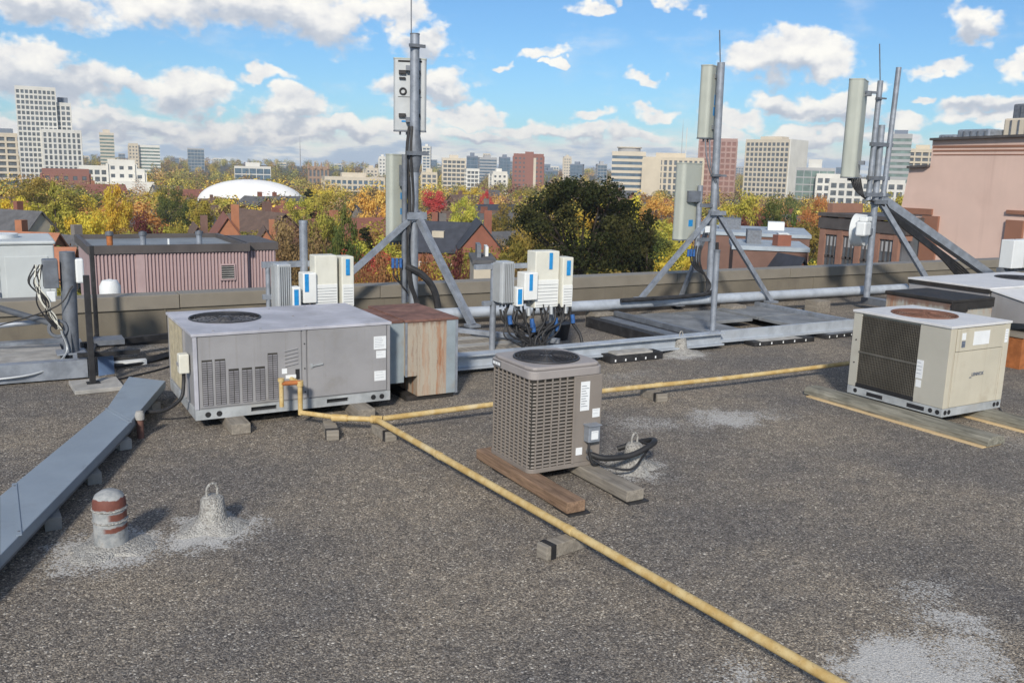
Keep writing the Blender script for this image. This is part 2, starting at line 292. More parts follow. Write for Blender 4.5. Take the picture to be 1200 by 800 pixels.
def gravel():
    m = bpy.data.materials.new('roof_gravel'); m.use_nodes = True; w = NT(m.node_tree); b = w.n['Principled BSDF']
    tc = w.new('ShaderNodeTexCoord').outputs['Object']
    wv = w.vmath('ADD', tc, w.vmath('MULTIPLY', w.noise(tc, 40, 2, 0.5, 'Color'), (0.012, 0.012, 0)))
    S = 92
    vd = w.vor(wv, S); vc = w.vor(wv, S, 'Color'); r, g, bl = w.sep(vc)
    vd2 = w.vor(wv, 190); r2 = w.sep(w.vor(wv, 190, 'Color'))[0]
    stone = w.ramp(r, [(0.0, (0.085, 0.078, 0.074)), (0.3, (0.165, 0.148, 0.13)), (0.55, (0.235, 0.208, 0.176)), (0.8, (0.34, 0.30, 0.25)), (0.92, (0.43, 0.395, 0.345)), (1.0, (0.72, 0.69, 0.63))])
    stone2 = w.ramp(r2, [(0.0, (0.085, 0.08, 0.078)), (0.6, (0.235, 0.21, 0.185)), (1.0, (0.48, 0.45, 0.40))])
    c = w.mix(w.smooth(g, 0.35, 0.6), stone, stone2)
    big = w.noise(tc, 0.55, 6, 0.6); mid = w.noise(tc, 2.3, 6, 0.62)
    tint = w.mix(w.smooth(big, 0.35, 0.65), (0.77, 0.775, 0.80), (1.18, 1.12, 1.02))
    c = w.mix(1.0, c, tint, 'MULTIPLY')
    c = w.mix(w.math('MULTIPLY', w.smooth(mid, 0.55, 0.75), 0.35), c, (0.115, 0.11, 0.115))
    sp = w.noise(tc, 46, 3, 0.7); c = w.mix(1.0, c, w.mix(w.smooth(sp, 0.33, 0.67), (0.76, 0.76, 0.77), (1.24, 1.23, 1.20)), 'MULTIPLY')
    sp2 = w.noise(tc, 9, 4, 0.65); c = w.mix(1.0, c, w.mix(w.smooth(sp2, 0.35, 0.65), (0.86, 0.86, 0.87), (1.14, 1.13, 1.11)), 'MULTIPLY')
    crev = w.smooth(vd, 0.50, 0.80)
    c = w.mix(w.math('MULTIPLY', crev, 0.45), c, (0.045, 0.042, 0.04))
    # patches of bleached, cement-dusted stone: (x, y, half x, half y, strength)
    patches = [(at(1045, 775).x, at(1045, 775).y, 0.55, 0.30, 1.0), (at(1090, 800).x, at(1090, 800).y, 0.6, 0.25, 0.98), (at(1120, 725).x, at(1120, 725).y, 0.22, 0.35, 0.75), (at(1135, 765).x, at(1135, 765).y, 0.3, 0.2, 0.8), (at(860, 790).x, at(860, 790).y, 0.4, 0.18, 0.62),
               (at(860, 491).x, at(860, 491).y, 0.75, 0.35, 0.8), (at(835, 486).x, at(835, 486).y, 0.4, 0.25, 0.7), (at(755, 497).x, at(755, 497).y, 0.5, 0.4, 0.55), (at(1080, 690).x, at(1080, 690).y, 0.4, 0.2, 0.5), (at(700, 540).x, at(700, 540).y, 0.5, 0.5, 0.4), (at(150, 400).x, at(150, 410).y, 0.6, 0.5, 0.5), (at(735, 440).x, at(735, 440).y, 0.8, 0.3, 0.4),
               (at(1190, 520).x, at(1190, 520).y, 0.5, 0.5, 0.35),
               (at(128, 644).x, at(128, 644).y, 0.42, 0.38, 1.0), (at(248, 622).x, at(248, 622).y, 0.40, 0.36, 1.0), (at(742, 548).x, at(742, 548).y, 0.34, 0.34, 0.95), (at(797, 415).x, at(797, 415).y, 0.55, 0.4, 0.95)]
    best = None
    pv = w.vmath('ADD', tc, w.vmath('MULTIPLY', w.vmath('SUBTRACT', w.noise(tc, 3.6, 6, 0.65, 'Color'), (0.5, 0.5, 0.5)), (0.8, 0.8, 0)))
    for px_, py_, rx, ry, st in patches:
        q = w.math('MULTIPLY', w.smooth(w.vmath('LENGTH', w.vmath('MULTIPLY', w.vmath('SUBTRACT', pv, (px_, py_, 0)), (1 / rx, 1 / ry, 0))), 1.35, 0.15), st)
        best = q if best is None else w.math('MAXIMUM', best, q)
    rnd = w.math('ADD', w.math('MULTIPLY', bl, 0.6), w.math('MULTIPLY', r2, 0.4))
    msk = w.smooth(w.math('SUBTRACT', w.math('MULTIPLY', best, 1.08), w.math('ADD', rnd, w.math('MULTIPLY', crev, 0.25))), -0.05, 0.22)
    pale = w.mix(r2, (0.40, 0.395, 0.38), (0.66, 0.65, 0.62))
    c = w.mix(w.math('MULTIPLY', msk, 0.85), c, pale)
    w.put(b.inputs['Base Color'], c); b.inputs['Roughness'].default_value = 0.9; b.inputs['Specular IOR Level'].default_value = 0.25
    h = w.math('ADD', w.math('MULTIPLY', w.math('SUBTRACT', 0.6, vd), 1.0), w.math('MULTIPLY', w.math('SUBTRACT', 0.6, vd2), 0.4))
    h = w.math('ADD', h, w.math('MULTIPLY', r, 0.5))
    h = w.math('MULTIPLY', h, w.math('SUBTRACT', 1.0, w.math('MULTIPLY', msk, 0.45)))
    w.put(b.inputs['Normal'], w.bump(h, 0.7, 0.010)); return m
M_gravel = gravel()

# ------------------------------------------------------------------ mesh helpers
class MB:
    def __init__(s): s.v = []; s.f = []; s.sm = []
    def add(s, vs, fs, smooth=False):
        o = len(s.v); s.v += [tuple(p) for p in vs]
        for i, f in enumerate(fs):
            s.f.append(tuple(o + k for k in f)); s.sm.append(smooth[i] if isinstance(smooth, list) else smooth)
        return s
    def box(s, x0, x1, y0, y1, z0, z1, T=None):
        vs = [Vector(p) for p in ((x0, y0, z0), (x1, y0, z0), (x1, y1, z0), (x0, y1, z0), (x0, y0, z1), (x1, y0, z1), (x1, y1, z1), (x0, y1, z1))]
        if T is not None: vs = [T @ p for p in vs]
        return s.add(vs, [(0, 3, 2, 1), (4, 5, 6, 7), (0, 1, 5, 4), (1, 2, 6, 5), (2, 3, 7, 6), (3, 0, 4, 7)])
    def frame(s, p0, p1):
        d = (Vector(p1) - Vector(p0)).normalized(); a = UP if abs(d.z) < 0.95 else Vector((1, 0, 0))
        x = d.cross(a).normalized(); return d, x, x.cross(d)
    def bar(s, p0, p1, w, h):
        p0, p1 = Vector(p0), Vector(p1); d, x, y = s.frame(p0, p1); vs = []
        for p in (p0, p1):
            for a, b in ((-1, -1), (1, -1), (1, 1), (-1, 1)): vs.append(p + x * (a * w / 2) + y * (b * h / 2))
        return s.add(vs, [(3, 2, 1, 0), (4, 5, 6, 7), (0, 1, 5, 4), (1, 2, 6, 5), (2, 3, 7, 6), (3, 0, 4, 7)])
    def cyl(s, p0, p1, r, seg=16, r2=None, cap=True):
        r2 = r if r2 is None else r2; p0, p1 = Vector(p0), Vector(p1); d, x, y = s.frame(p0, p1); vs = []
        for p, rr in ((p0, r), (p1, r2)):
            for k in range(seg):
                a = 2 * PI * k / seg; vs.append(p + x * (math.cos(a) * rr) + y * (math.sin(a) * rr))
        fs = [(k, (k + 1) % seg, seg + (k + 1) % seg, seg + k) for k in range(seg)]; sm = [True] * seg
        if cap: fs += [tuple(range(seg - 1, -1, -1)), tuple(range(seg, 2 * seg))]; sm += [False, False]
        return s.add(vs, fs, sm)
    def tube(s, pts, r, seg=8, n=6, close=False):
        P = [Vector(p) for p in pts]; Q = []
        if len(P) > 2 and n > 1:
            R = [P[0] * 2 - P[1]] + P + [P[-1] * 2 - P[-2]]
            for i in range(1, len(R) - 2):
                for k in range(n):
                    t = k / n; a, b, c, d = R[i - 1:i + 3]
                    Q.append(0.5 * ((2 * b) + (c - a) * t + (2 * a - 5 * b + 4 * c - d) * t * t + (3 * b - a - 3 * c + d) * t ** 3))
            Q.append(P[-1])
        else: Q = P
        vs = []; px = None
        for i, p in enumerate(Q):
            d = (Q[min(i + 1, len(Q) - 1)] - Q[max(i - 1, 0)]).normalized()
            if px is None: px = d.cross(UP if abs(d.z) < 0.9 else Vector((1, 0, 0))).normalized()
            px = (px - d * px.dot(d)).normalized(); py = d.cross(px)
            for k in range(seg):
                a = 2 * PI * k / seg; vs.append(p + px * (math.cos(a) * r) + py * (math.sin(a) * r))
        fs = []; m = len(Q)
        for i in range(m - 1):
            for k in range(seg): fs.append((i * seg + k, i * seg + (k + 1) % seg, (i + 1) * seg + (k + 1) % seg, (i + 1) * seg + k))
        sm = [True] * len(fs); fs += [tuple(range(seg - 1, -1, -1)), tuple(range((m - 1) * seg, m * seg))]; sm += [False, False]
        return s.add(vs, fs, sm)
    def torus(s, c, R, r, axis='z', seg=32, sg=6):
        c = Vector(c); vs = []
        for i in range(seg):
            a = 2 * PI * i / seg
            for k in range(sg):
                b = 2 * PI * k / sg; rr = R + r * math.cos(b); q = (rr * math.cos(a), rr * math.sin(a), r * math.sin(b))
                if axis == 'y': q = (q[0], q[2], q[1])
                if axis == 'x': q = (q[2], q[0], q[1])
                vs.append(c + Vector(q))
        fs = [(i * sg + k, ((i + 1) % seg) * sg + k, ((i + 1) % seg) * sg + (k + 1) % sg, i * sg + (k + 1) % sg) for i in range(seg) for k in range(sg)]
        return s.add(vs, fs, True)
    def lathe(s, prof, c=(0, 0, 0), seg=24, jit=0.0):
        c = Vector(c); vs = []; fs = []; m = len(prof)
        for k in range(seg):
            a = 2 * PI * k / seg
            for r, z in prof:
                rr = r * (1 + (random.uniform(-jit, jit) if jit else 0)); vs.append(c + Vector((rr * math.cos(a), rr * math.sin(a), z)))
        for k in range(seg):
            for i in range(m - 1): fs.append((k * m + i, ((k + 1) % seg) * m + i, ((k + 1) % seg) * m + i + 1, k * m + i + 1))
        return s.add(vs, fs, True)
    def prism(s, poly, z0, z1):
        n = len(poly); vs = [(*p, z0) for p in poly] + [(*p, z1) for p in poly]
        return s.add(vs, [tuple(range(n - 1, -1, -1)), tuple(range(n, 2 * n))] + [(k, (k + 1) % n, n + (k + 1) % n, n + k) for k in range(n)])
    def holed(s, x0, x1, y0, y1, cx, cy, r, z0, z1, seg=48, rc=0.0):
        """plate with a round hole; rc rounds the outer corners"""
        inn = []; out = []
        for k in range(seg):
            a = 2 * PI * (k + 0.5) / seg; dx, dy = math.cos(a), math.sin(a); inn.append((cx + r * dx, cy + r * dy))
            t = min(((x1 - cx) / dx if dx > 0 else (x0 - cx) / dx) if abs(dx) > 1e-9 else 1e9, ((y1 - cy) / dy if dy > 0 else (y0 - cy) / dy) if abs(dy) > 1e-9 else 1e9)
            out.append([cx + dx * t, cy + dy * t])
        for X, Y in ((x0, y0), (x1, y0), (x1, y1), (x0, y1)):
            j = min(range(seg), key=lambda k: (out[k][0] - X) ** 2 + (out[k][1] - Y) ** 2); out[j] = [X, Y]
        if rc:
            for p in out:
                ex = max(x0 + rc - p[0], p[0] - (x1 - rc), 0); ey = max(y0 + rc - p[1], p[1] - (y1 - rc), 0)
                if ex > 0 and ey > 0:
                    l = math.hypot(ex, ey); k = rc / l
                    sx = -1 if p[0] < (x0 + x1) / 2 else 1; sy = -1 if p[1] < (y0 + y1) / 2 else 1
                    bx = x0 + rc if sx < 0 else x1 - rc; by = y0 + rc if sy < 0 else y1 - rc
                    p[0] = bx + sx * ex * k; p[1] = by + sy * ey * k
        vs = [(*p, z) for z in (z0, z1) for p in inn] + [(*p, z) for z in (z0, z1) for p in out]; n = seg; fs = []
        for k in range(n):
            j = (k + 1) % n
            fs += [(n + k, n + j, j, k)[::1], (2 * n + k, 2 * n + j, 3 * n + j, 3 * n + k), (n + j, n + k, 3 * n + k, 3 * n + j), (k, j, 2 * n + j, 2 * n + k)]
        return s.add(vs, fs, False)
    def build(s, name, m, parent=None, loc=None, rz=0.0, bevel=0.0, seg=2, smooth=None):
        me = bpy.data.meshes.new(name); me.from_pydata(s.v, [], s.f); me.update()
        me.polygons.foreach_set('use_smooth', s.sm if smooth is None else [smooth] * len(s.f))
        if any(s.sm): me.set_sharp_from_angle(angle=math.radians(42))
        me.materials.append(m); o = bpy.data.objects.new(name, me); C.objects.link(o)
        if parent is not None: o.parent = parent
        if loc is not None: o.location = loc
        o.rotation_euler.z = rz
        if bevel:
            b = o.modifiers.new('bevel', 'BEVEL'); b.width = bevel; b.segments = seg; b.limit_method = 'ANGLE'; b.angle_limit = math.radians(50); b.harden_normals = False
        return o
def bx(*a): return MB().box(*a)
def thing(name, label, cat, loc=(0, 0, 0), rz=0.0, group=None):
    o = bpy.data.objects.new(name, None); o.empty_display_size = 0.1; C.objects.link(o); o.location = loc; o.rotation_euler.z = rz
    return tag(o, label, cat, group)
def tag(o, label, cat, group=None):
    o['label'] = label; o['category'] = cat
    if group: o['group'] = group
    return o
def kind(o, k): o['kind'] = k; return o
def share(o, name, parent, loc, rz=0.0, sc=None):
    c = o.copy(); c.name = name; C.objects.link(c); c.parent = parent; c.location = loc; c.rotation_euler.z = rz
    if sc: c.scale = sc
    return c
def copy_tree(o, parent=None):
    c = o.copy(); C.objects.link(c); c.parent = parent
    for ch in list(o.children): copy_tree(ch, c)
    return c
def text_mesh(name, txt, size, m, parent, loc, rot, depth=0.002, bold=0.0):
    cu = bpy.data.curves.new('tmp', 'FONT'); cu.body = txt; cu.size = size; cu.extrude = depth; cu.align_x = 'CENTER'; cu.align_y = 'CENTER'; cu.offset = bold
    t = bpy.data.objects.new('tmp', cu); C.objects.link(t); dg = bpy.context.evaluated_depsgraph_get()
    me = bpy.data.meshes.new_from_object(t.evaluated_get(dg)); bpy.data.objects.remove(t); bpy.data.curves.remove(cu)
    me.materials.clear(); me.materials.append(m); o = bpy.data.objects.new(name, me); C.objects.link(o); o.parent = parent; o.location = loc; o.rotation_euler = rot
    return o

# ================================================================== THE ROOF (setting)
kind(MB().add([(-24, -18, 0), (34, -18, 0), (34, 12.72, 0), (-24, 12.72, 0)], [(0, 1, 2, 3)]).build('gravel_roof', M_gravel), 'structure')
# the building's own walls under the roof, and the lower roof behind the parapet
M_brickwall = mat('brown_brick_wall', (0.20, 0.13, 0.10), 0.9, 0, 0.2, 3)
M_lowroof = mat('grey_roof_membrane', (0.20, 0.20, 0.20), 0.85, 0, 0.2, 1.2, 0.1, 30, (0.12, 0.12, 0.12), 0.5, 1)
kind(bx(-24, 34, -18, 12.9, -17, -0.02).build('building_block', M_brickwall), 'structure')
kind(bx(-24, 34, 13.12, 33, -17, -2.6).build('lower_roof', M_lowroof), 'structure')

PN, PZ = 12.72, 0.65
pw = thing('parapet_wall', 'long taupe roof parapet with metal coping along the gravel roof', 'parapet', (5, PN, 0))
bx(-29, 29, 0, 0.26, -0.05, PZ - 0.17).build('membrane_face', M_parapet, pw)
cop = None
for i in range(20):
    x0 = -29 + i * 2.9
    if cop is None: cop = bx(0.004, 2.896, -0.03, 0.32, PZ - 0.19, PZ).build('coping_section', M_coping, pw, (x0, 0, 0), bevel=0.008); 
    else: share(cop, 'coping_section', pw, (x0, random.uniform(-.004, .004), random.uniform(-.003, .003)))
for x in (-24.6, -17.1, -9.3, -3.1, 3.2, 9.4, 16.2):
    bx(x, x + 0.02, -0.012, 0.0, 0.02, PZ - 0.195).build('membrane_seam', M_parapet, pw)
bx(-29, 29, -0.10, 0.0, -0.01, 0.05).build('cant_strip', M_tar, pw)

# ------------------------------------------------------------------ fans shared by the cooling units
def fan_top(parent, cx, cy, r, ztop, depth, m_guard, m_blade, rings=7, spokes=16):
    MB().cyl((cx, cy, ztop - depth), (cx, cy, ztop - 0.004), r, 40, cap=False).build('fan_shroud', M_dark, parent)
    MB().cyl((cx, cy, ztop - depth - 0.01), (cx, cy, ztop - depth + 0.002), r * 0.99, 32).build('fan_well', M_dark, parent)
    g = MB().torus((cx, cy, ztop + 0.004), r + 0.004, 0.009, seg=44)
    for k in range(1, rings): g.torus((cx, cy, ztop + 0.006 + 0.012 * (1 - k / rings)), r * k / rings, 0.0032, seg=36, sg=5)
    for k in range(spokes):
        a = 2 * PI * k / spokes
        g.cyl((cx + 0.06 * math.cos(a), cy + 0.06 * math.sin(a), ztop + 0.02), (cx + r * math.cos(a), cy + r * math.sin(a), ztop + 0.006), 0.0032, 5)
    gd = g.build('fan_guard', m_guard, parent)
    MB().cyl((cx, cy, ztop - 0.10), (cx, cy, ztop + 0.012), r * 0.2, 20).build('motor_hub', m_blade, gd)
    for k in range(4):
        a = 2 * PI * k / 4 + 0.4; mb = MB(); vs = []
        for i in range(5):
            t = i / 4; rr = r * (0.18 + 0.76 * t); w_ = 0.30 + 0.16 * t
            vs += [(cx + rr * math.cos(a - w_), cy + rr * math.sin(a - w_), ztop - 0.15), (cx + rr * math.cos(a + w_), cy + rr * math.sin(a + w_), ztop - 0.06)]
        mb.add(vs, [(2 * i, 2 * i + 1, 2 * i + 3, 2 * i + 2) for i in range(4)], True).build('fan_blade', m_blade, gd)

def label_plate(parent, p, w, h, face, m=None, lines=0, name='label'):
    """sticker on a face: 'f' faces -y, 'l' faces -x"""
    x, y, z = p; t = 0.0025
    o = (bx(x, x + w, y - t, y, z, z + h) if face == 'f' else bx(x - t, x, y, y + w, z, z + h)).build(name, m or M_label, parent)
    for k in range(lines):
        zz = z + h * (0.86 - 0.78 * k / max(1, lines)); ww = w * random.uniform(0.45, 0.84)
        (bx(x + w * .08, x + w * .08 + ww, y - t - .001, y - t, zz - h * .018, zz) if face == 'f' else bx(x - t - .001, x - t, y + w * .92 - ww, y + w * .92, zz - h * .018, zz)).build('print_line', M_print, o)
    return o

# ------------------------------------------------------------------ 1. long grey packaged rooftop unit
W, D = 1.89, 1.342
ru = thing('rooftop_unit', 'long grey packaged rooftop unit with louvred front and round top fan', 'air conditioner', (1.456, 8.233, 0.1))
HB = 0.80
rail = MB()
for a, b in ((0, 0.50), (0.74, 1.23), (1.45, W)): rail.box(a, b, 0, 0.03, 0, 0.095)
rail.box(0.50, 0.74, 0, 0.03, 0, 0.03).box(0.50, 0.74, 0, 0.03, 0.072, 0.095).box(1.23, 1.45, 0, 0.03, 0, 0.03).box(1.23, 1.45, 0, 0.03, 0.072, 0.095)
rail.box(0, 0.03, 0.03, D, 0, 0.095).box(W - 0.03, W, 0.03, D, 0, 0.095).box(0.03, W - 0.03, D - 0.03, D, 0, 0.095)
rl = rail.build('base_rail', M_rail, ru)
for x in (0.11, 0.21, 1.71, 1.80): MB().cyl((x, -0.003, 0.045), (x, 0.0, 0.045), 0.026, 14).build('rail_hole', M_dark, rl)
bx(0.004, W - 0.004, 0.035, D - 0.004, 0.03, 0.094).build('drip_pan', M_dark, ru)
bx(0.012, W - 0.012, 0.012, D - 0.012, 0.096, HB - 0.026).build('cabinet', M_greypaint, ru)
bx(0.0, 0.035, -0.002, 0.03, 0.097, HB - 0.028).build('corner_post', M_greytop, ru, bevel=0.004)
bx(W - 0.03, W, -0.002, 0.03, 0.097, HB - 0.028).build('corner_post', M_greypaint, ru, bevel=0.004)
bx(0.045, 0.985, 0.0, 0.012, 0.108, HB - 0.032).build('louvre_panel', M_greypaint, ru, bevel=0.003)
bx(0.998, 1.035, -0.002, 0.012, 0.108, HB - 0.032).build('centre_mullion', M_greypaint, ru, bevel=0.003)
dr = bx(1.05, W - 0.04, -0.003, 0.012, 0.108, HB - 0.032).build('access_door', M_greypaint, ru, bevel=0.003)
MB().bar((1.08, -0.014, 0.42), (1.19, -0.014, 0.435), 0.012, 0.014).box(1.07, 1.09, -0.016, -0.003, 0.40, 0.44).build('door_latch', M_rail, dr)
for z in (0.17, 0.40, 0.64): MB().cyl((1.016, -0.006, z), (1.016, -0.002, z), 0.007, 8).build('screw', M_dark, ru)
M_louv = mat('shadowy_louvre_paint', (0.19, 0.185, 0.195), .55)  # darker copy of the cabinet grey; slat shade put into the colour
# louvre columns, taller at both ends
for k, (x, zt) in enumerate(((0.07, 0.555), (0.185, 0.555), (0.305, 0.455), (0.425, 0.455), (0.545, 0.455), (0.665, 0.575))):
    bk = bx(x, x + 0.092, -0.0015, 0.0, 0.13, zt).build('louvre_column', M_coil, ru)
    n = int((zt - 0.13) / 0.0205); mb = MB()
    for i in range(n):
        z = 0.134 + i * 0.0205
        for h_ in (0, 1):
            xa = x + 0.002 + h_ * 0.046; mb.add([(xa, -0.002, z + 0.013), (xa + 0.040, -0.002, z + 0.013), (xa + 0.040, -0.013, z), (xa, -0.013, z), (xa, -0.002, z), (xa + .040, -0.002, z)], [(0, 3, 2, 1), (0, 4, 3), (1, 2, 5)])
    mb.build('louvre_slat', M_louv, bk)
for i in range(5):
    z = 0.44 + i * 0.036; MB().add([(0.82, -.001, z), (0.95, -.001, z + 0.022), (0.95, -.012, z + 0.016), (0.82, -.012, z - 0.006)], [(0, 1, 2, 3)]).build('slanted_vent', M_greypaint, ru)
label_plate(ru, (1.715, -0.003, 0.53), 0.13, 0.13, 'f', lines=6); label_plate(ru, (1.74, -0.003, 0.44), 0.10, 0.075, 'f', lines=2); label_plate(ru, (1.72, -0.003, 0.21), 0.12, 0.10, 'f', lines=3)
label_plate(ru, (0.795, -0.001, 0.365), 0.05, 0.05, 'f'); label_plate(ru, (0.83, -0.001, 0.315), 0.10, 0.035, 'f')
bx(0.925, 0.965, -0.0025, 0.0, 0.30, 0.40).build('gas_entry', M_dark, ru)
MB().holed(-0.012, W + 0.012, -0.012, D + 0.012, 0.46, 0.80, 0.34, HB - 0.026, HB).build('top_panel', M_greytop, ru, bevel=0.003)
fan_top(ru, 0.46, 0.80, 0.335, HB, 0.24, M_wire, M_blade)
for x, y in ((0.2, 0.1), (0.62, 0.06), (1.05, 0.05), (1.0, 1.2), (1.4, 1.25), (1.1, 0.66)): MB().cyl((x, y, HB), (x, y, HB + 0.006), 0.011, 8).build('screw_cap', M_greypaint, ru)
# left end: coil behind beige mesh, then a grey panel
bx(0.004, 0.012, 0.50, D - 0.06, 0.13, HB - 0.05).build('coil_mesh', M_coilb, ru)
for y in (0.47, D - 0.06): bx(-0.004, 0.012, y, y + 0.03, 0.11, HB - 0.04).build('coil_frame', M_greypaint, ru)
mb = MB()
for i in range(30): mb.box(0.000, 0.004, 0.50, D - 0.06, 0.14 + i * 0.02, 0.143 + i * 0.02)
kind(mb.build('mesh_wire', M_coilb, ru), 'stuff')
ds = bx(-0.09, 0.0, 0.20, 0.31, 0.40, 0.58).build('disconnect_box', M_creamp, ru, bevel=0.01)
bx(-0.098, -0.09, 0.21, 0.30, 0.47, 0.50).build('switch_handle', M_greypaint, ds)
MB().tube([(-0.045, 0.255, 0.40), (-0.05, 0.25, 0.30), (-0.09, 0.20, 0.17), (-0.22, 0.30, 0.05), (-0.40, 0.42, 0.02)], 0.017, 8).build('conduit', M_black, ru)

for x, nm in ((1.80, 'short grey timber block under the fan end of the rooftop unit'), (3.0, 'short grey timber block under the door end of the rooftop unit')):
    tag(bx(-0.085, 0.085, 0, 1.75, 0, 0.098).build('timber_block', M_timber, None, (x, 7.97, 0.002), bevel=0.006), nm, 'timber')

# ------------------------------------------------------------------ 2. sheet metal duct with rust runs
dc = thing('sheet_metal_duct', 'boxy sheet metal duct streaked with orange rust beside the long unit', 'duct', (3.36, 8.42, 0))
bx(0.0, 0.24, 0.06, 0.92, 0.20, 0.835).build('connecting_collar', mat('blue_grey_duct_metal', (0.30, 0.35, 0.38), 0.5, 0.2, 0.1, 3, 0.03, 60, (0.3, 0.22, 0.16), 0.4, 4), dc)
MB().box(0.37, 0.82, 0.0, 1.05, 0.05, 0.845).box(0.24, 0.3695, 0.0, 1.05, 0.27, 0.845).build('duct_box', M_rustface, dc, bevel=0.004)
bx(0.225, 0.835, -0.012, 1.065, 0.845, 0.87).build('duct_lid', M_rusttop, dc, bevel=0.004)
bx(0.0, 0.225, 0.05, 0.93, 0.836, 0.856).build('collar_lid', M_rusttop, dc)
bx(0.228, 0.25, -0.008, 0.0, 0.27, 0.843).build('corner_flange', M_galv, dc); bx(0.805, 0.832, -0.008, 0.0, 0.05, 0.843).build('corner_flange', M_galv, dc)
bx(0.70, 0.804, -0.004, 0.0, 0.055, 0.843).build('patch_strip', mat('blue_grey_duct_metal', (0, 0, 0)), dc)
bx(0.26, 0.80, 0.03, 1.02, 0.0, 0.05).build('curb', M_tar, dc)

# ------------------------------------------------------------------ 3. taupe condenser in the middle
Wc, Dc, Hc = 0.662, 0.654, 0.845
cu_ = thing('air_condenser', 'taupe square air condenser with wrap-around grille on two brown timbers', 'air conditioner', (3.444, 5.653, 0.1))
bx(0.02, Wc - 0.02, 0.02, Dc - 0.02, 0.01, Hc - 0.1).build('coil_core', M_coil, cu_)
def rr_poly(x0, x1, y0, y1, r, n=5):
    P = []
    for cx, cy, a0 in ((x1 - r, y0 + r, -90), (x1 - r, y1 - r, 0), (x0 + r, y1 - r, 90), (x0 + r, y0 + r, 180)):
        for k in range(n + 1):
            a = math.radians(a0 + 90 * k / n); P.append((cx + r * math.cos(a), cy + r * math.sin(a)))
    return P
MB().prism(rr_poly(0, Wc, 0, Dc, 0.06), 0.0, 0.035).build('base_pan', M_taupe, cu_, bevel=0.004)
gx = Wc * 0.60                                       # the grille ends here on the front, the service panel begins
path = [(gx, 0.004)] + [(0.06, 0.004)]
for k in range(1, 6):
    a = math.radians(270 - 90 * k / 5); path.append((0.064 + 0.06 * math.cos(a), 0.064 + 0.06 * math.sin(a)))
path += [(0.004, Dc - 0.06)]
for k in range(1, 6):
    a = math.radians(180 - 90 * k / 5); path.append((0.064 + 0.06 * math.cos(a), Dc - 0.064 + 0.06 * math.sin(a)))
path += [(Wc - 0.05, Dc - 0.004)]
def ribbon(path, z0, z1, t, lean=0.0):
    mb = MB(); vs = []
    for i, (x, y) in enumerate(path):
        a = Vector(path[max(i - 1, 0)]); b = Vector(path[min(i + 1, len(path) - 1)]); d = (b - a).normalized(); nn = Vector((d.y, -d.x))
        for off, z in ((0, z0), (t, z0), (t + lean, z1), (lean, z1)): vs.append((x + nn.x * off, y + nn.y * off, z))
    fs = []
    for i in range(len(path) - 1):
        for k in range(4): fs.append((4 * i + k, 4 * i + 4 + k, 4 * i + 4 + (k + 1) % 4, 4 * i + (k + 1) % 4))
    fs += [(3, 2, 1, 0), tuple(4 * (len(path) - 1) + k for k in range(4))]
    return mb.add(vs, fs, False)
slat = ribbon(path, 0, 0.0095, 0.008, 0.006)
s0 = None; NS = 25
for i in range(NS):
    z = 0.045 + i * (Hc - 0.155) / NS
    if s0 is None: s0 = slat.build('grille_slat', M_taupe, cu_, (0, 0, z))
    else: share(s0, 'grille_slat', cu_, (0, 0, z))
rp = MB().bar((0, 0, 0.035), (0, 0, Hc - 0.10), 0.005, 0.013)
r0 = None
def path_pts(path, step):
    out = []; acc = step
    for a, b in zip(path[:-1], path[1:]):
        a, b = Vector(a), Vector(b); L = (b - a).length; t = step - acc if False else 0
        while acc <= L: out.append(tuple(a + (b - a) * (acc / L))); acc += step
        acc -= L
    return out
for x, y in path_pts(path, 0.068):
    if r0 is None: r0 = rp.build('grille_rib', M_taupe, cu_, (x, y, 0))
    else: share(r0, 'grille_rib', cu_, (x, y, 0))
bx(gx + 0.002, Wc, -0.004, 0.10, 0.035, Hc - 0.101).build('service_panel', M_taupe, cu_, bevel=0.008)
bx(Wc - 0.06, Wc - 0.002, 0.10, Dc - 0.05, 0.035, Hc - 0.101).build('side_panel', M_taupe, cu_, bevel=0.006)
bx(gx - 0.01, gx + 0.012, -0.010, 0.0, 0.036, Hc - 0.102).build('corner_trim', M_taupe, cu_, bevel=0.003)
# pressed cap with rounded shoulders and the fan opening
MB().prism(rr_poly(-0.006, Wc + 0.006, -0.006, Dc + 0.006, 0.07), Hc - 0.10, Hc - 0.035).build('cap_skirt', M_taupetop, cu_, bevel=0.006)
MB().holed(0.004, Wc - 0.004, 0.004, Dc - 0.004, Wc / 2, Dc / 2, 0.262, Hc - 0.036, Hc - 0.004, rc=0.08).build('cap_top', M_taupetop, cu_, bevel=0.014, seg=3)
fan_top(cu_, Wc / 2, Dc / 2, 0.258, Hc - 0.004, 0.028, M_wire, M_blade, 9, 24)
label_plate(cu_, (gx + 0.055, -0.004, 0.46), 0.085, 0.235, 'f', lines=9); label_plate(cu_, (gx + 0.175, -0.004, 0.395), 0.07, 0.07, 'f', lines=2); label_plate(cu_, (gx + 0.03, -0.004, 0.10), 0.06, 0.06, 'f')
bg_ = bx(-0.0105, -0.006, Dc - 0.19, Dc - 0.05, Hc - 0.088, Hc - 0.042).build('badge', mat('badge_grey', (0.12, 0.12, 0.13), 0.4), cu_)
for k in range(3): bx(-0.0125, -0.0105, Dc - 0.178 + k * 0.041, Dc - 0.145 + k * 0.041, Hc - 0.077, Hc - 0.053).build('badge_mark', M_label, bg_)
bq = bx(gx + 0.10, gx + 0.21, -0.075, -0.004, 0.21, 0.345).build('disconnect_box', M_galv, cu_, bevel=0.006)
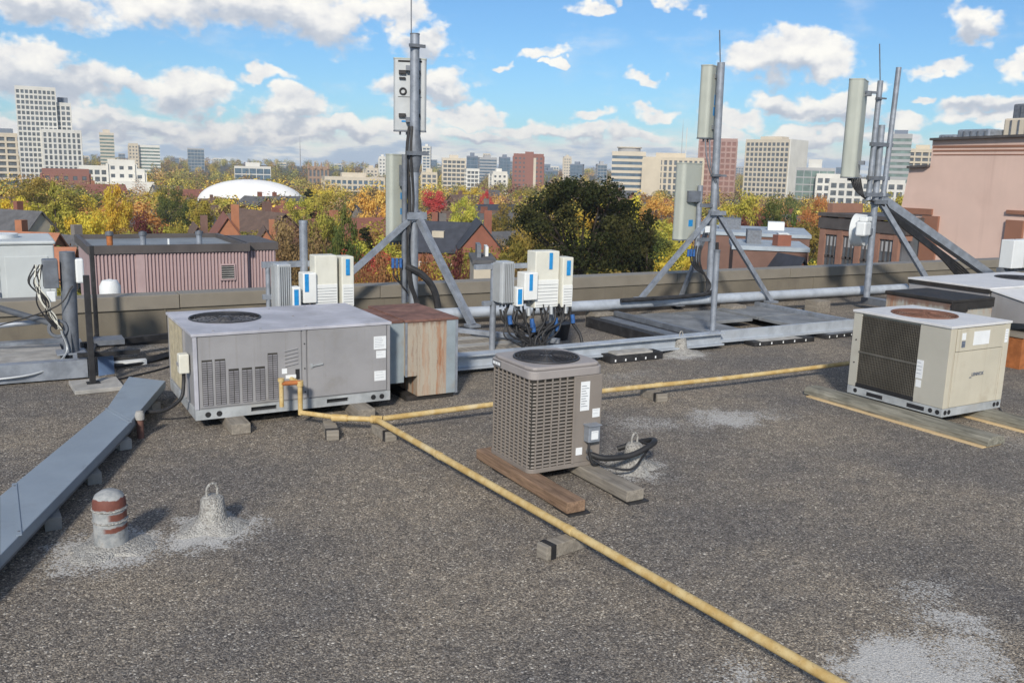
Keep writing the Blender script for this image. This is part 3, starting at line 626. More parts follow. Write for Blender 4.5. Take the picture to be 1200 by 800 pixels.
label_plate(cu_, (gx + 0.125, -0.075, 0.235), 0.065, 0.07, 'f', lines=1); bx(gx + .09, gx + .215, -.09, -.004, .345, .352).build('rain_lid', M_galv, bq)
MB().tube([(gx + 0.13, -0.04, 0.21), (gx + 0.12, -0.06, 0.13), (gx + 0.16, -0.07, 0.03), (gx + 0.26, -0.04, 0.01)], 0.011, 8).build('power_whip', M_black, cu_)
MB().tube([(gx + 0.15, -0.02, 0.10), (gx + 0.26, -0.09, 0.07), (gx + 0.48, -0.14, 0.08), (gx + 0.68, -0.14, 0.14), (gx + 0.80, -0.02, 0.13), (gx + 0.76, 0.12, 0.08), (gx + .6, .2, .02)], 0.024, 10).build('suction_line', M_black, cu_)
MB().tube([(gx + 0.16, -0.02, 0.07), (gx + 0.24, -0.13, 0.02), (gx + 0.44, -0.19, -0.02), (gx + 0.60, -0.14, 0.05), (gx + 0.72, -0.06, 0.10), (gx + .74, .08, .1)], 0.010, 8).build('liquid_line', M_black, cu_)
MB().cyl((gx + .15, -.03, .07), (gx + .15, .0, .07), .02, 10).cyl((gx + .15, -.03, .12), (gx + .15, .0, .12), .024, 10).build('service_valve', M_galvd, cu_)

for x, m, nm in ((3.40, M_timberb, 'brown timber sleeper nearest the yellow pipe under the taupe condenser'), (3.93, M_timber, 'grey-brown timber sleeper under the label side of the taupe condenser')):
    t = thing('timber_sleeper', nm, 'timber', (x, 5.02, 0))
    bx(-0.015, 0.145, 0, 1.40, 0.014, 0.099).build('beam', m, t, bevel=0.008)
    for y in (-0.03, 0.9): bx(-0.01, 0.17, y, y + 0.22, 0, 0.013).build('rubber_pad', M_black, t)

# ------------------------------------------------------------------ 4. beige unit on the right
Wr, Dr, Hr = 0.972, 1.158, 0.923
rr = thing('beige_cooling_unit', 'beige cooling unit with dark coil side and rusty top fan on long sleepers', 'air conditioner', (8.052, 5.349, 0.1))
bx(0, Wr, 0, Dr, 0.0, 0.085).build('base_rail', M_rail, rr, bevel=0.003)
for y in (0.05, 0.13, 1.05): MB().cyl((-0.003, y, 0.045), (0, y, 0.045), 0.024, 14).build('rail_hole', M_dark, rr)
for x in (0.05, 0.11, 0.86, 0.92): MB().cyl((x, -0.003, 0.045), (x, 0, 0.045), 0.024, 14).build('rail_hole', M_dark, rr)
bx(-0.003, 0.0, 0.20, 0.40, 0.02, 0.06).build('fork_slot', M_dark, rr); bx(-0.003, 0.0, 0.70, 0.90, 0.02, 0.06).build('fork_slot', M_dark, rr)
bx(0.02, Wr - 0.006, 0.006, Dr - 0.006, 0.086, Hr - 0.025).build('cabinet', M_beige, rr)
bx(0.0, 0.02, 0.0, 0.34, 0.088, Hr - 0.027).build('blank_panel', mat('grey_beige_paint', (0.43, 0.415, 0.36), 0.55, 0, 0.06, 2, 0.02, 90, (0.34, 0.31, 0.26), 0.35, 3), rr, bevel=0.004)
bx(0.0, 0.02, 1.05, Dr, 0.088, Hr - 0.027).build('rear_panel', MATS['grey_beige_paint'], rr, bevel=0.004)
cl = bx(0.008, 0.02, 0.34, 1.05, 0.13, Hr - 0.05).build('coil', M_coil, rr)
mb = MB()
for i in range(37): mb.box(-0.002, 0.004, 0.34 + i * 0.0193, 0.343 + i * 0.0193, 0.13, Hr - 0.05)
for i in range(28): mb.box(-0.003, 0.005, 0.34, 1.05, 0.14 + i * 0.0265, 0.1425 + i * 0.0265)
kind(mb.build('wire_guard', mat('brown_guard_wire', (0.105, 0.096, 0.08), .6), cl), 'stuff')
for z in (0.47,): bx(-0.006, 0.006, 0.335, 1.055, z, z + 0.012).build('guard_strap', mat('guard_strap_grey', (0.13, 0.125, 0.11), 0.6), cl)
bx(-0.002, 0.02, 0.335, 1.055, 0.088, 0.13).build('coil_sill', M_dark, rr)
bx(0.0, 0.09, -0.004, 0.006, 0.088, Hr - 0.027).build('corner_post', M_beige, rr, bevel=0.003)
pn = bx(0.10, Wr - 0.10, -0.008, 0.006, 0.66, Hr - 0.035).build('control_panel', M_beige, rr, bevel=0.004)
bx(0.10, Wr - 0.10, -0.004, 0.006, 0.09, 0.650).build('lower_panel', M_beige, rr, bevel=0.004)
bx(Wr - 0.09, Wr, -0.003, 0.006, 0.088, Hr - 0.027).build('corner_post', M_beige, rr, bevel=0.003)
label_plate(rr, (0.36, -0.008, 0.71), 0.26, 0.14, 'f'); label_plate(rr, (0.17, -0.008, 0.775), 0.06, 0.07, 'f'); bx(0.175, 0.228, -0.012, -0.008, 0.70, 0.765).build('warning_label', M_print, rr)
label_plate(rr, (0.0, 0.26, 0.34), 0.075, 0.19, 'l', lines=4); label_plate(rr, (0.0, 0.265, 0.25), 0.06, 0.075, 'l'); label_plate(rr, (0.895, -0.003, 0.70), 0.05, 0.14, 'f', lines=4)
text_mesh('lettering', 'LENNOX', 0.048, M_print, rr, (0.50, -0.0065, 0.405), (PI / 2, 0, 0), 0.0015, 0.001)
bx(0.37, 0.405, -0.0065, -0.004, 0.372, 0.382).build('logo_bar', M_print, rr)
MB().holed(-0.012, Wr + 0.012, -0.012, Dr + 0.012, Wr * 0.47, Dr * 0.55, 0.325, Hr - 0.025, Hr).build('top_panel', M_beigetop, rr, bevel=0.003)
fan_top(rr, Wr * 0.47, Dr * 0.55, 0.32, Hr, 0.03, M_rustfan, M_rustfan, 11, 24)
for z in (0.35, 0.6): MB().cyl((-.006, 1.10, z), (0, 1.10, z), .008, 8).build('screw', M_dark, rr)
MB().tube([(Wr + 0.0, 0.1, 0.10), (Wr + 0.05, 0.05, 0.0), (Wr + 0.05, -0.02, -0.09)], 0.012, 8).build('drain_hose', M_black, rr)
for x, nm in ((7.82, 'long rounded grey-green sleeper under the coil side of the beige unit'), (8.70, 'long rounded grey-green sleeper under the lettered side of the beige unit')):
    t = thing('landscape_sleeper', nm, 'timber', (x, 4.70, 0))
    mb = MB(); prof = [(0, 0.014), (0.26, 0.014), (0.26, 0.06), (0.235, 0.088), (0.19, 0.099), (0.07, 0.099), (0.025, 0.088), (0, 0.06)]
    vs = [(x_, y_, z_) for y_ in (0, 2.2) for x_, z_ in prof]; n = len(prof)
    mb.add(vs, [tuple(range(n)), tuple(range(2 * n - 1, n - 1, -1))] + [(k, n + k, n + (k + 1) % n, (k + 1) % n) for k in range(n)]).build('sleeper', M_green, t, bevel=0.004)
    bx(-0.05, 0.24, 0.02, 2.12, 0, 0.013).build('pine_board', M_pine, t)

# ------------------------------------------------------------------ 5. yellow gas pipe
gp = thing('gas_pipe', 'yellow painted gas pipe branching across the gravel roof', 'pipe', (2.90, 7.47, 0.0))
O = Vector((2.90, 7.47, 0.0))
def L(p): return Vector(p) - O
zt = 0.14
endm = at(985, 803, 0.12); dirm = (Vector((endm.x, endm.y, 0)) - Vector((2.90, 7.47, 0))).normalized()
far_end = Vector((2.90, 7.47, 0.135)) + dirm * 8.5; far_end.z = 0.115
MB().cyl(L((2.90, 7.47, zt)), L(far_end), 0.0275, 14).build('main_run', M_gas, gp)
for k, t in enumerate((1.15, 2.9, 5.2)):
    p = Vector((2.90, 7.47, zt)).lerp(far_end, t / 8.5); q = Vector((2.90, 7.47, zt)).lerp(far_end, (t + 0.07) / 8.5)
    MB().cyl(L(p), L(q), 0.0312, 14).build('coupling', M_gas, gp)
MB().tube([L(p) for p in ((2.86, 7.47, zt), (5.2, 7.49, zt + .01), (7.2, 7.46, zt - .005), (9.45, 7.45, zt))], 0.0265, 12).build('branch_run', M_gas, gp)
for x in (6.15,): MB().cyl(L((x, 7.48, zt + .004)), L((x + 0.09, 7.48, zt + .004)), 0.030, 12).build('coupling', M_gas, gp)
MB().tube([L(p) for p in ((9.45, 7.45, zt), (9.53, 7.45, zt + 0.03), (9.55, 7.45, 0.3), (9.55, 7.2, 0.42))], 0.029, 10).build('unit_riser', M_gas, gp)
rb = at(350, 497, zt); rx, ry = 2.36, 8.02
MB().cyl(L((2.90, 7.47, zt)), L((2.62, 7.66, zt)), 0.0255, 12).build('unit_branch', M_gas, gp)
MB().cyl(L((2.62, 7.66, zt)), L((rx, ry, 0.13)), 0.023, 12).build('unit_branch', M_gas, gp)
MB().cyl(L((2.56, 7.70, zt)), L((2.68, 7.62, zt)), 0.034, 12).build('union', M_gas, gp)
MB().cyl(L((rx, ry, 0.11)), L((rx, ry, 0.40)), 0.023, 12).build('riser', M_gas, gp)
MB().cyl(L((rx, ry, 0.385)), L((rx, ry, 0.435)), 0.032, 12).cyl(L((rx, ry, 0.41)), L((rx - 0.02, 8.235, 0.41)), 0.022, 10).build('elbow', M_gas, gp)
MB().cyl(L((rx, ry, 0.42)), L((rx - 0.17, ry + 0.02, 0.42)), 0.022, 10).build('valve_body', M_rusthot, gp)
MB().cyl(L((rx - 0.17, ry + 0.02, 0.46)), L((rx - 0.17, ry + 0.02, 0.20)), 0.021, 10).cyl(L((rx - .17, ry + .02, .44)), L((rx - .17, ry + .02, .47)), .03, 10).build('drip_leg', M_gas, gp)
MB().cyl(L((2.86, 7.50, zt)), L((2.95, 7.44, zt)), 0.037, 14).build('tee', M_gas, gp)
def pblock(c, ang, l, lab, w_=0.10, h_=0.09):
    t = thing('pipe_support', lab, 'timber', (c[0], c[1], 0), ang)
    bx(-l / 2, l / 2, -w_ / 2, w_ / 2, 0.0, h_).build('block', M_timber, t, bevel=0.006)
    bx(-l / 2 + .035, -l / 2 + .075, -w_ / 2 - .006, w_ / 2 + .006, .0, h_ + .004).build('strap', M_black, t)
p = Vector((2.90, 7.47, 0)).lerp(far_end, 2.92 / 8.5)
pblock((p.x - 0.06, p.y - .03), 0.18, 0.36, 'short pale timber block carrying the yellow pipe in front of the condenser')
pblock((6.12, 7.47), 1.5, 0.34, 'short timber block under the yellow branch pipe behind the condenser', 0.13)
pblock((2.52, 7.62), 1.35, 0.36, 'small timber block under the yellow elbow beside the rooftop unit', 0.11)
pblock((2.93, 7.36), 1.62, 0.34, 'small timber block under the yellow pipe tee')

# ------------------------------------------------------------------ 6. covered cable duct on the left
zc = 0.20
LE = [at(-120, 688, zc), at(0, 580, zc), at(126, 477, zc), at(151, 441, zc)]
RE = [at(-120, 757, zc), at(0, 650, zc), at(154, 493, zc), at(194, 446, zc)]
ct = thing('cable_duct', 'long flat blue-grey metal cable duct cover crossing the gravel', 'duct', (LE[2].x, LE[2].y, 0))
o2 = Vector((LE[2].x, LE[2].y, 0))
for i in range(3):
    a, b, c_, d_ = (LE[i] - o2), (RE[i] - o2), (RE[i + 1] - o2), (LE[i + 1] - o2)
    if i == 2: c_ = c_ + Vector((0, 0.0, 0))
    g = 0.004
    MB().prism([(a.x, a.y), (b.x, b.y), (c_.x, c_.y), (d_.x, d_.y)], zc - 0.075, zc - (0.0 if i != 1 else 0.002)).build('cover_section', M_lid, ct, bevel=0.006)
    ax, bx_ = a.lerp(b, 0.07), a.lerp(b, 0.93); dx_, cx_ = d_.lerp(c_, 0.07), d_.lerp(c_, 0.93)
    MB().prism([(ax.x, ax.y), (bx_.x, bx_.y), (cx_.x, cx_.y), (dx_.x, dx_.y)], zc - 0.115, zc - 0.076).build('tray', M_galvd, ct)
for t_, i in ((0.10, 1), (0.985, 1)):
    a = LE[i].lerp(LE[i + 1], t_) - o2; b = RE[i].lerp(RE[i + 1], t_) - o2
    MB().bar(a + Vector((0, 0, .001)), b + Vector((0, 0, .001)), 0.03, 0.006).build('seam_strip', M_lid, ct)
    for q in (.06, .94):
        c_ = a.lerp(b, q); MB().cyl(c_ + Vector((0, 0, .003)), c_ + Vector((0, 0, .008)), .007, 8).build('screw', M_galvd, ct)
for t_, i in ((0.62, 1), (0.30, 1), (0.93, 1), (0.3, 0), (.7, 2)):
    a = LE[i].lerp(LE[i + 1], t_) - o2; b = RE[i].lerp(RE[i + 1], t_) - o2; m_ = (b - a).normalized()
    MB().bar(a + m_ * 0.02 + Vector((0, 0, 0.042 - zc)), b - m_ * 0.01 + Vector((0, 0, 0.042 - zc)), 0.10, 0.084).build('support_block', M_concrete, ct)
vs = thing('small_vent_stub', 'small rusty vent stub with white cap beside the cable duct', 'vent', tuple(at(165, 513, 0)))
MB().cyl((0, 0, 0), (0, 0, 0.20), 0.030, 14).build('pipe', M_rusttop, vs); MB().lathe([(0.0, .25), (.03, .245), (0.04, 0.22), (0.04, 0.17), (0.03, 0.17)], seg=14).build('cap', M_concrete, vs)

# ------------------------------------------------------------------ 7. vent pipe and lifting anchors in mortar
def mortar(parent, r, h, seed, rin=0.06, sx=1.0, sy=1.0):
    random.seed(seed); seg = 44; mb = MB(); vs = []; m = 7
    for k in range(seg):
        a = 2 * PI * k / seg; rr_ = 1 + 0.16 * math.sin(3 * a + seed) + 0.10 * math.sin(5 * a + 2 * seed) + random.uniform(-0.07, 0.07)
        for i in range(m):
            t = i / (m - 1); q = rin + (r * rr_ - rin) * t; z = h * (1 - t) ** 1.7 + (0.012 if i < m - 1 else -0.004) + random.uniform(-0.004, 0.004) * (i > 0)
            vs.append((q * math.cos(a) * sx, q * math.sin(a) * sy, z))
    fs = [(k * m + i, k * m + i + 1, ((k + 1) % seg) * m + i + 1, ((k + 1) % seg) * m + i) for k in range(seg) for i in range(m - 1)]
    fs.append(tuple(k * m for k in range(seg)))
    return mb.add(vs, fs, True).build('mortar_collar', M_mortar, parent)
vp = thing('vent_pipe', 'stubby vent pipe with white and rust-red bands set in pale mortar', 'vent', tuple(at(131, 640, 0)))
mortar(vp, 0.26, 0.025, 3, 0.09, 1.0, 0.95)
R_ = 0.10; mb = MB().lathe([(R_, 0), (R_, 0.27), (R_ * .97, 0.315), (R_ * .82, 0.35), (R_ * .5, 0.372), (0, 0.378)], seg=28)
def band_mat():
    m = bpy.data.materials.new('peeling_band_paint'); m.use_nodes = True; w = NT(m.node_tree); b = w.n['Principled BSDF']
    tc = w.new('ShaderNodeTexCoord').outputs['Object']; z = w.sep(tc)[2]
    zz = w.math('ADD', z, w.math('MULTIPLY', w.math('SUBTRACT', w.noise(tc, 14, 5, 0.6), 0.5), 0.05))
    def bnd(a, c): return w.math('MULTIPLY', w.smooth(zz, a, a + 0.006), w.smooth(zz, c, c - 0.006))
    f = w.math('MAXIMUM', w.math('MAXIMUM', bnd(0.268, 0.335), w.math('MULTIPLY', bnd(0.195, 0.25), w.smooth(w.sep(tc)[0], -0.03, 0.0))), w.math('MULTIPLY', bnd(0.125, 0.162), w.smooth(w.sep(tc)[0], -0.06, -0.03)))
    base = w.mix(w.smooth(w.noise(tc, 10, 6, 0.65), 0.35, 0.65), (0.20, 0.215, 0.225), (0.36, 0.365, 0.36))
    base = w.mix(w.math('MULTIPLY', w.smooth(w.noise(tc, 24, 6, 0.7), 0.56, 0.7), 0.5), base, (0.20, 0.17, 0.14))
    c = w.mix(f, base, w.mix(w.noise(tc, 30, 4), (0.10, 0.03, 0.025), (0.20, 0.07, 0.045)))
    w.put(b.inputs['Base Color'], c); b.inputs['Roughness'].default_value = 0.7; w.put(b.inputs['Normal'], w.bump(w.noise(tc, 40, 4), 0.25, 0.006)); return m
mb.build('pipe', band_mat(), vp)
MB().torus((0, 0, 0.262), R_ + 0.002, 0.006, seg=28).build('seam_ring', M_mortar, vp); MB().torus((0, 0, 0.185), R_ + 0.002, 0.006, seg=28).build('seam_ring', M_mortar, vp)
def anchor(pos, lab, seed, s=1.0, r=0.29, rot=0.3):
    t = thing('roof_anchor', lab, 'anchor', pos, rot)
    mortar(t, r * .8, 0.06 * s, seed, 0.08, 1.0, 0.9)
    MB().lathe([(0.10, 0.03), (0.088, 0.10), (0.075, 0.19), (0.07, 0.20), (0.055, 0.215), (0, 0.222)], seg=20, jit=0.05).build('post', M_mortar, t)
    MB().tube([(-0.035, 0, 0.20), (-0.038, 0, 0.26), (-0.022, 0, 0.292), (0.0, 0, 0.30), (0.022, 0, 0.292), (0.038, 0, 0.26), (0.035, 0, 0.20)], 0.0085, 8).build('lifting_loop', M_mortar, t)
anchor(tuple(at(250, 616, 0)), 'white lifting anchor with loop in mortar next to the banded vent pipe', 5)
anchor(tuple(at(742, 548, 0)), 'pale lifting anchor behind the black hoses of the taupe condenser', 9, 1.2, 0.27)
anchor(tuple(at(797, 413, 0)), 'pale lifting anchor in front of the grey ballast platform', 11, 1.0, 0.40)
random.seed(21)

# ================================================================== STEEL FRAMES AND ANTENNA MASTS
# ballast frame: far tube, front beam, cross beams and platform
fr = thing('ballast_frame', 'low galvanised steel ballast frame carrying the antenna masts along the parapet', 'steel frame', (4.4, 9.4, 0))
FO = Vector((4.4, 9.4, 0))
def Lf(x, y, z): return Vector((x, y, z)) - FO
MB().cyl(Lf(4.6, 11.85, 0.31), Lf(15.6, 11.45, 0.33), 0.085, 16).build('far_tube', M_tube, fr)
fb = MB().box(-0.1, 4.45, -0.09, 0.09, 0.215, 0.235).box(-0.1, 4.45, -0.09, 0.09, 0.06, 0.08).box(-0.1, 4.45, -0.012, 0.012, 0.08, 0.215)
fb.build('front_beam', M_tube, fr)
MB().box(4.45, 7.45, 0.06, 0.10, 0.07, 0.235).box(4.45, 7.45, 0.02, 0.06, 0.07, 0.10).build('platform_edge', M_tube, fr)
for x, a, b, m in ((4.75, 9.52, 11.75, M_galv), (8.62, 9.52, 11.6, M_galvd), (11.72, 9.52, 11.6, M_galv), (14.4, 9.6, 11.4, M_galv)):
    MB().box(x - FO.x - 0.04, x - FO.x + 0.04, a - FO.y, b - FO.y, 0.10, 0.225).build('cross_beam', m, fr)
MB().bar(Lf(5.05, 11.4, 0.24), Lf(6.35, 9.75, 0.22), 0.07, 0.06).build('diagonal_strut', M_galv, fr)
MB().box(-0.1 + 9.95, 10.0, 0.06, 2.0, 0.1, 0.22).build('cross_beam', M_galvd, fr)
# deck of long boards at the left end
for i in range(6):
    tag(bx(0, 1.75, 0, 0.19, 0, 0.05).build('deck_board', M_concrete if i % 2 else M_timber, None, (4.45 + random.uniform(-.03, .03), 9.56 + i * 0.205, 0.085 + 0.006 * i)), 'grey ballast plank lying in the steel frame behind the taupe condenser', 'plank', 'ballast planks in the steel frame')
# ballast slabs of the platform
M_slab = mat('grey_ballast_slab', (0.185, 0.195, 0.205), 0.7, 0, 0.28, 2.5, 0.15, 40, (0.36, 0.37, 0.37), 0.6, 1.4)
sl = None
for i in range(3):
    for j in range(2):
        if (i, j) == (1, 0): continue
        o = bx(0.03, 0.94, 0.01, 0.97, 0, 0.05).build('ballast_slab', M_slab, None, (8.70 + i * 1.0, 9.58 + j * 0.99, 0.11 + random.uniform(-.012, .012)), random.uniform(-.006, .006), bevel=0.006) if sl is None else share(sl, 'ballast_slab', None, (8.70 + i * 1.0, 9.58 + j * 0.99, 0.11 + random.uniform(-.012, .012)), random.uniform(-.006, .006))
        sl = sl or o
        tag(o, 'flat grey ballast slab lying in the platform under the middle mast', 'slab', 'ballast slabs on the platform')
for k, (x, y, w_) in enumerate(((6.75, 9.25, 0.85), (9.4, 9.38, 1.2), (10.9, 9.40, 0.9), (8.2, 9.62, 0.3))):
    t = thing('rubber_ballast_tray', ['black rubber tray with pale board beside the front beam', 'long black rubber tray under the platform edge, nearer the lifting anchor', 'black rubber tray under the platform end by the beige unit', 'short black rubber foot under the beam joint'][k], 'tray', (x, y, 0), random.uniform(-.03, .03))
    bx(0, w_, -0.11, 0.11, 0.002, 0.10 if k == 0 else 0.066).build('tray', M_black, t, bevel=0.006)
    bx(w_ * .12, w_ * .8, -0.1, 0.09, (0.10 if k == 0 else 0.066), (0.125 if k == 0 else 0.069)).build('board', M_concrete if k < 2 else M_galvd, t)
    for q in range(5): bx(w_ * (.08 + .19 * q), w_ * (.08 + .19 * q) + .02, -.113, -.11, .02, .05).build('rivet', M_label, t)
for k, (x, y, z) in enumerate(((8.2, 11.7, .0), (10.9, 11.5, 0), (12.9, 11.4, 0), (7.1, 11.75, 0))):
    tag(bx(0, 0.35, -0.14, 0.14, 0.002, 0.215).build('support_block', M_timber, None, (x, y, z)), 'stack of timber blocking under the long galvanised tube', 'timber', 'blocking under the long tube')
tag(MB().cyl((0, 0, .002), (0, 0, 0.24), 0.16, 20, 0.20).build('black_bucket', M_black, None, (7.05, 10.9, 0)), 'black bucket standing behind the radio boxes', 'bucket')
tbk = thing('rubber_ballast_tray', 'long black rubber tray along the end of the grey platform', 'tray', (8.05, 9.62, 0)); bx(0, .50, 0, 2.0, .002, .16).build('tray', M_black, tbk, bevel=.006); bx(.14, .36, .1, 1.8, .16, .175).build('board', M_galvd, tbk)

def pole(parent, name, p0, p1, r, m=M_galv, cap=True):
    return MB().cyl(p0, p1, r, 16).build(name, m, parent)
def ubolt(parent, c, r, m=M_galvd, h=0.03):
    MB().cyl(Vector(c) - Vector((0, 0, h)), Vector(c) + Vector((0, 0, h)), r, 16).box(c[0] - r * 1.7, c[0] + r * 1.7, c[1] - r - .03, c[1] - r, c[2] - h * .7, c[2] + h * .7).build('clamp', m, parent)

def tripod(parent, top, feet, w_=0.075, m=M_galv):
    for f in feet:
        MB().bar(top, f, w_, w_).build('brace', m, parent); MB().box(f[0] - .09, f[0] + .09, f[1] - .09, f[1] + .09, f[2] - .02, f[2] + .015).build('foot_plate', m, parent)

# --- mast 1
m1 = thing('antenna_mast', 'galvanised mast between the two radio banks with thick cable bundle and two braces', 'mast', (5.33, 12.2, 0))
pole(m1, 'pole', (0, 0, 0.2), (0, 0, 4.26), 0.066); pole(m1, 'side_pole', (-0.16, -0.02, 0.45), (-0.16, -0.02, 2.6), 0.04, M_galvd); pole(m1, 'inner_pole', (-.09, .05, .45), (-.09, .05, 1.9), .035)
MB().cyl((0, 0, 4.26), (0, 0, 4.275), 0.07, 16).build('cap', M_galvd, m1)
MB().cyl((-0.055, 0, 4.2), (-0.06, 0, 4.95), 0.009, 8).build('lightning_rod', M_galvd, m1)
ubolt(m1, (0, 0, 4.10), 0.072); ubolt(m1, (0, 0, 1.72), 0.09, M_galv, 0.06)
ubolt(m1, (0, 0, 2.62), 0.10, M_galvd, 0.04)
MB().lathe([(0.068, 2.35), (0.10, 2.5), (0.115, 2.62), (0.10, 2.8), (0.068, 2.95)], seg=16).build('splice_sleeve', M_galvd, m1)
bx(-0.12, 0.16, -0.10, 0.10, 1.66, 1.78).build('brace_head', M_galv, m1)
tripod(m1, Vector((0.04, -0.05, 1.72)), [Vector((0.40, -1.15, 0.26))], 0.085); tripod(m1, Vector((-0.05, -0.05, 1.70)), [Vector((-1.75, -0.05, 0.30))], 0.075)
for i in range(7):
    a = PI + random.uniform(-.9, .9); r_ = 0.085
    MB().tube([(r_ * math.cos(a), r_ * math.sin(a), 3.0), (1.4 * r_ * math.cos(a), 1.4 * r_ * math.sin(a), 2.6), (r_ * math.cos(a + .3), r_ * math.sin(a + .3), 1.9), (-0.13, -0.04 - .01 * i, 1.4), (-0.12 + .01 * i, -0.07, 0.8), (-0.03 + .01 * i, -0.09, 0.5), (.02 + .02 * i, -.12 - .02 * i, .12)], 0.010, 6).build('cable', M_black, m1)
MB().tube([(-0.14, -0.05, 1.0), (0.1, -0.14, 0.85), (0.26, -0.2, 0.6), (0.32, -0.25, 0.15)], 0.05, 8).build('cable_bundle', M_black, m1)
for k in range(3): MB().cyl((-0.36 + .06 * k, -0.08, 1.12), (-0.36 + .06 * k, -0.08, 0.98), 0.024, 10).build('blue_plug', M_bluedk, m1)
for k in range(3): MB().tube([(-0.36 + .06 * k, -0.08, 0.98), (-0.34 + .05 * k, -.08, .85), (-.22, -.07, .72), (-.12, -.06, .6)], .01, 6).build('cable', M_black, m1)

def panel_antenna(name, lab, pos, rz, w_, d_, h_, mounts=True, stickers=(), back=False, group=None):
    """sector antenna: rounded radome, local -y is the mounting side"""
    t = thing(name, lab, 'antenna', pos, rz)
    P = rr_poly(-w_ / 2, w_ / 2, 0, d_, min(w_, d_) * 0.32, 5)
    MB().prism(P, 0.012, h_ - 0.012).build('radome', M_antback if back else M_antenna, t, bevel=0.01)
    MB().prism(rr_poly(-w_ / 2 - .004, w_ / 2 + .004, -.004, d_ + .004, min(w_, d_) * .32, 5), h_ - 0.014, h_ + 0.004).build('end_cap', M_antenna, t)
    MB().prism(rr_poly(-w_ / 2 - .004, w_ / 2 + .004, -.004, d_ + .004, min(w_, d_) * .32, 5), -0.004, 0.014).build('end_cap', M_galvd, t)
    for z in (0.16 * h_, 0.86 * h_):
        if mounts: bx(-0.06, 0.06, -0.10, 0.0, z - 0.035, z + 0.035).build('bracket', M_galvd, t)
    for k in range(4): MB().cyl((-w_ * .3 + k * w_ * .2, d_ * .5, -0.05), (-w_ * .3 + k * w_ * .2, d_ * .5, 0.0), 0.014, 8).build('connector', M_galvd, t)
    for (fx, fz, sw, sh, face) in stickers:
        if face == 'b': bx(fx, fx + sw, -0.003, 0.0, fz, fz + sh).build('sticker', M_blue, t)
        elif face == 'l': bx(-w_ / 2 - .003, -w_ / 2, fx, fx + sw, fz, fz + sh).build('sticker', M_blue, t)
        else: bx(w_ / 2, w_ / 2 + .003, fx, fx + sw, fz, fz + sh).build('sticker', M_blue, t)
    return t
# upper antenna: seen from behind, mounted in front of the pole away from the roof
ua = panel_antenna('panel_antenna', 'upper silver-backed panel antenna with dark brackets on the mast between the radio banks', (5.315, 12.33, 2.93), -0.42, 0.47, 0.12, 1.02, True, back=True)
for x in (-0.10, 0.10): MB().torus((x, -0.012, 0.56), 0.042, 0.013, 'y', 20).build('port_ring', M_black, ua)
for x in (-.11, .10): bx(x - .05, x + .05, -.05, 0, .80, .85).build('dark_bracket', M_black, ua); bx(x - .045, x + .045, -.04, 0, .73, .755).build('dark_bracket', M_black, ua); bx(x - .05, x + .05, -.05, 0, .20, .25).build('dark_bracket', M_black, ua)
bx(-.17, .17, -.004, 0, .48, .487).build('back_seam', M_dark, ua); bx(-.17, .17, -.006, 0, .965, .99).build('back_seam', M_dark, ua); bx(-.12, -.03, -.006, 0, .13, .155).build('blue_strip', M_blue, ua)
panel_antenna('panel_antenna', 'lower grey-green panel antenna with two blue stickers on the mast between the radio banks', (5.14, 12.30, 1.34), 0.25, 0.30, 0.16, 1.26, False, [(0.02, 0.62, 0.075, 0.095, 'b'), (0.02, 0.40, 0.085, 0.09, 'b')])
ra = thing('antenna_bracket', 'grey steel bracket joining the lower antenna to the mast between the radio banks', 'bracket', (5.15, 12.2, 1.4))
for z in (0.08, 0.85): MB().bar((-0.02, 0.05, z), (0.16, 0.0, z), 0.05, 0.06).build('arm', M_galvd, ra)
MB().box(-.03, .05, -.02, .06, .75, 1.05).build('tilt_plate', M_galvd, ra)

# --- mast 2
N2 = 11.6
m2 = thing('antenna_mast', 'galvanised tripod mast standing behind the grey ballast platform', 'mast', (10.58, N2, 0))
pole(m2, 'pole', (0.02, 0, 0.3), (-0.06, 0, 4.24), 0.062); MB().cyl((-0.07, 0, 4.15), (-0.14, 0, 4.74), 0.010, 8).build('lightning_rod', M_galvd, m2)
ubolt(m2, (-.02, 0, 2.42), 0.085, M_galvd, .025); ubolt(m2, (0, 0, 1.8), 0.095, M_galv, .05)
tripod(m2, Vector((0.05, -0.03, 1.80)), [Vector((1.35, -0.15, 0.24))], .07); tripod(m2, Vector((-0.05, -0.03, 1.80)), [Vector((-1.42, 0.05, 0.40))], .07)
tripod(m2, Vector((0.0, 0.05, 1.7)), [Vector((0.1, 0.9, 0.1))], .06)
pole(m2, 'side_pole', (-0.30, 0.02, 0.85), (-0.32, 0.02, 2.25), 0.045, M_galv)
for z in (1.35, 1.92): MB().bar((-0.34, 0.01, z), (0, 0, z), 0.07, 0.06).build('standoff_arm', M_galvd, m2)
bx(-0.60, -0.34, -0.03, 0.05, 1.98, 2.16).build('tilt_bracket', M_galvd, m2)
for k in range(5): MB().tube([(-0.45 + .05 * k, -0.02, 1.25), (-0.48 + .05 * k, -0.04, 1.02), (-0.35 + .03 * k, -0.05, 0.85), (-0.15, -0.05, 0.75), (-0.10 + .02 * k, -0.06, 0.55), (-0.3, -0.1, 0.42), (-1.3, -.1 - .02 * k, .40)], 0.014, 6).build('cable', M_black, m2)
MB().tube([(0.09, -0.02, 1.3), (0.10, -0.05, 0.7), (0.02, -0.1, 0.48), (-0.5, -0.12, 0.42), (-1.9, -0.05, 0.40)], 0.035, 8).build('cable_bundle', M_black, m2)
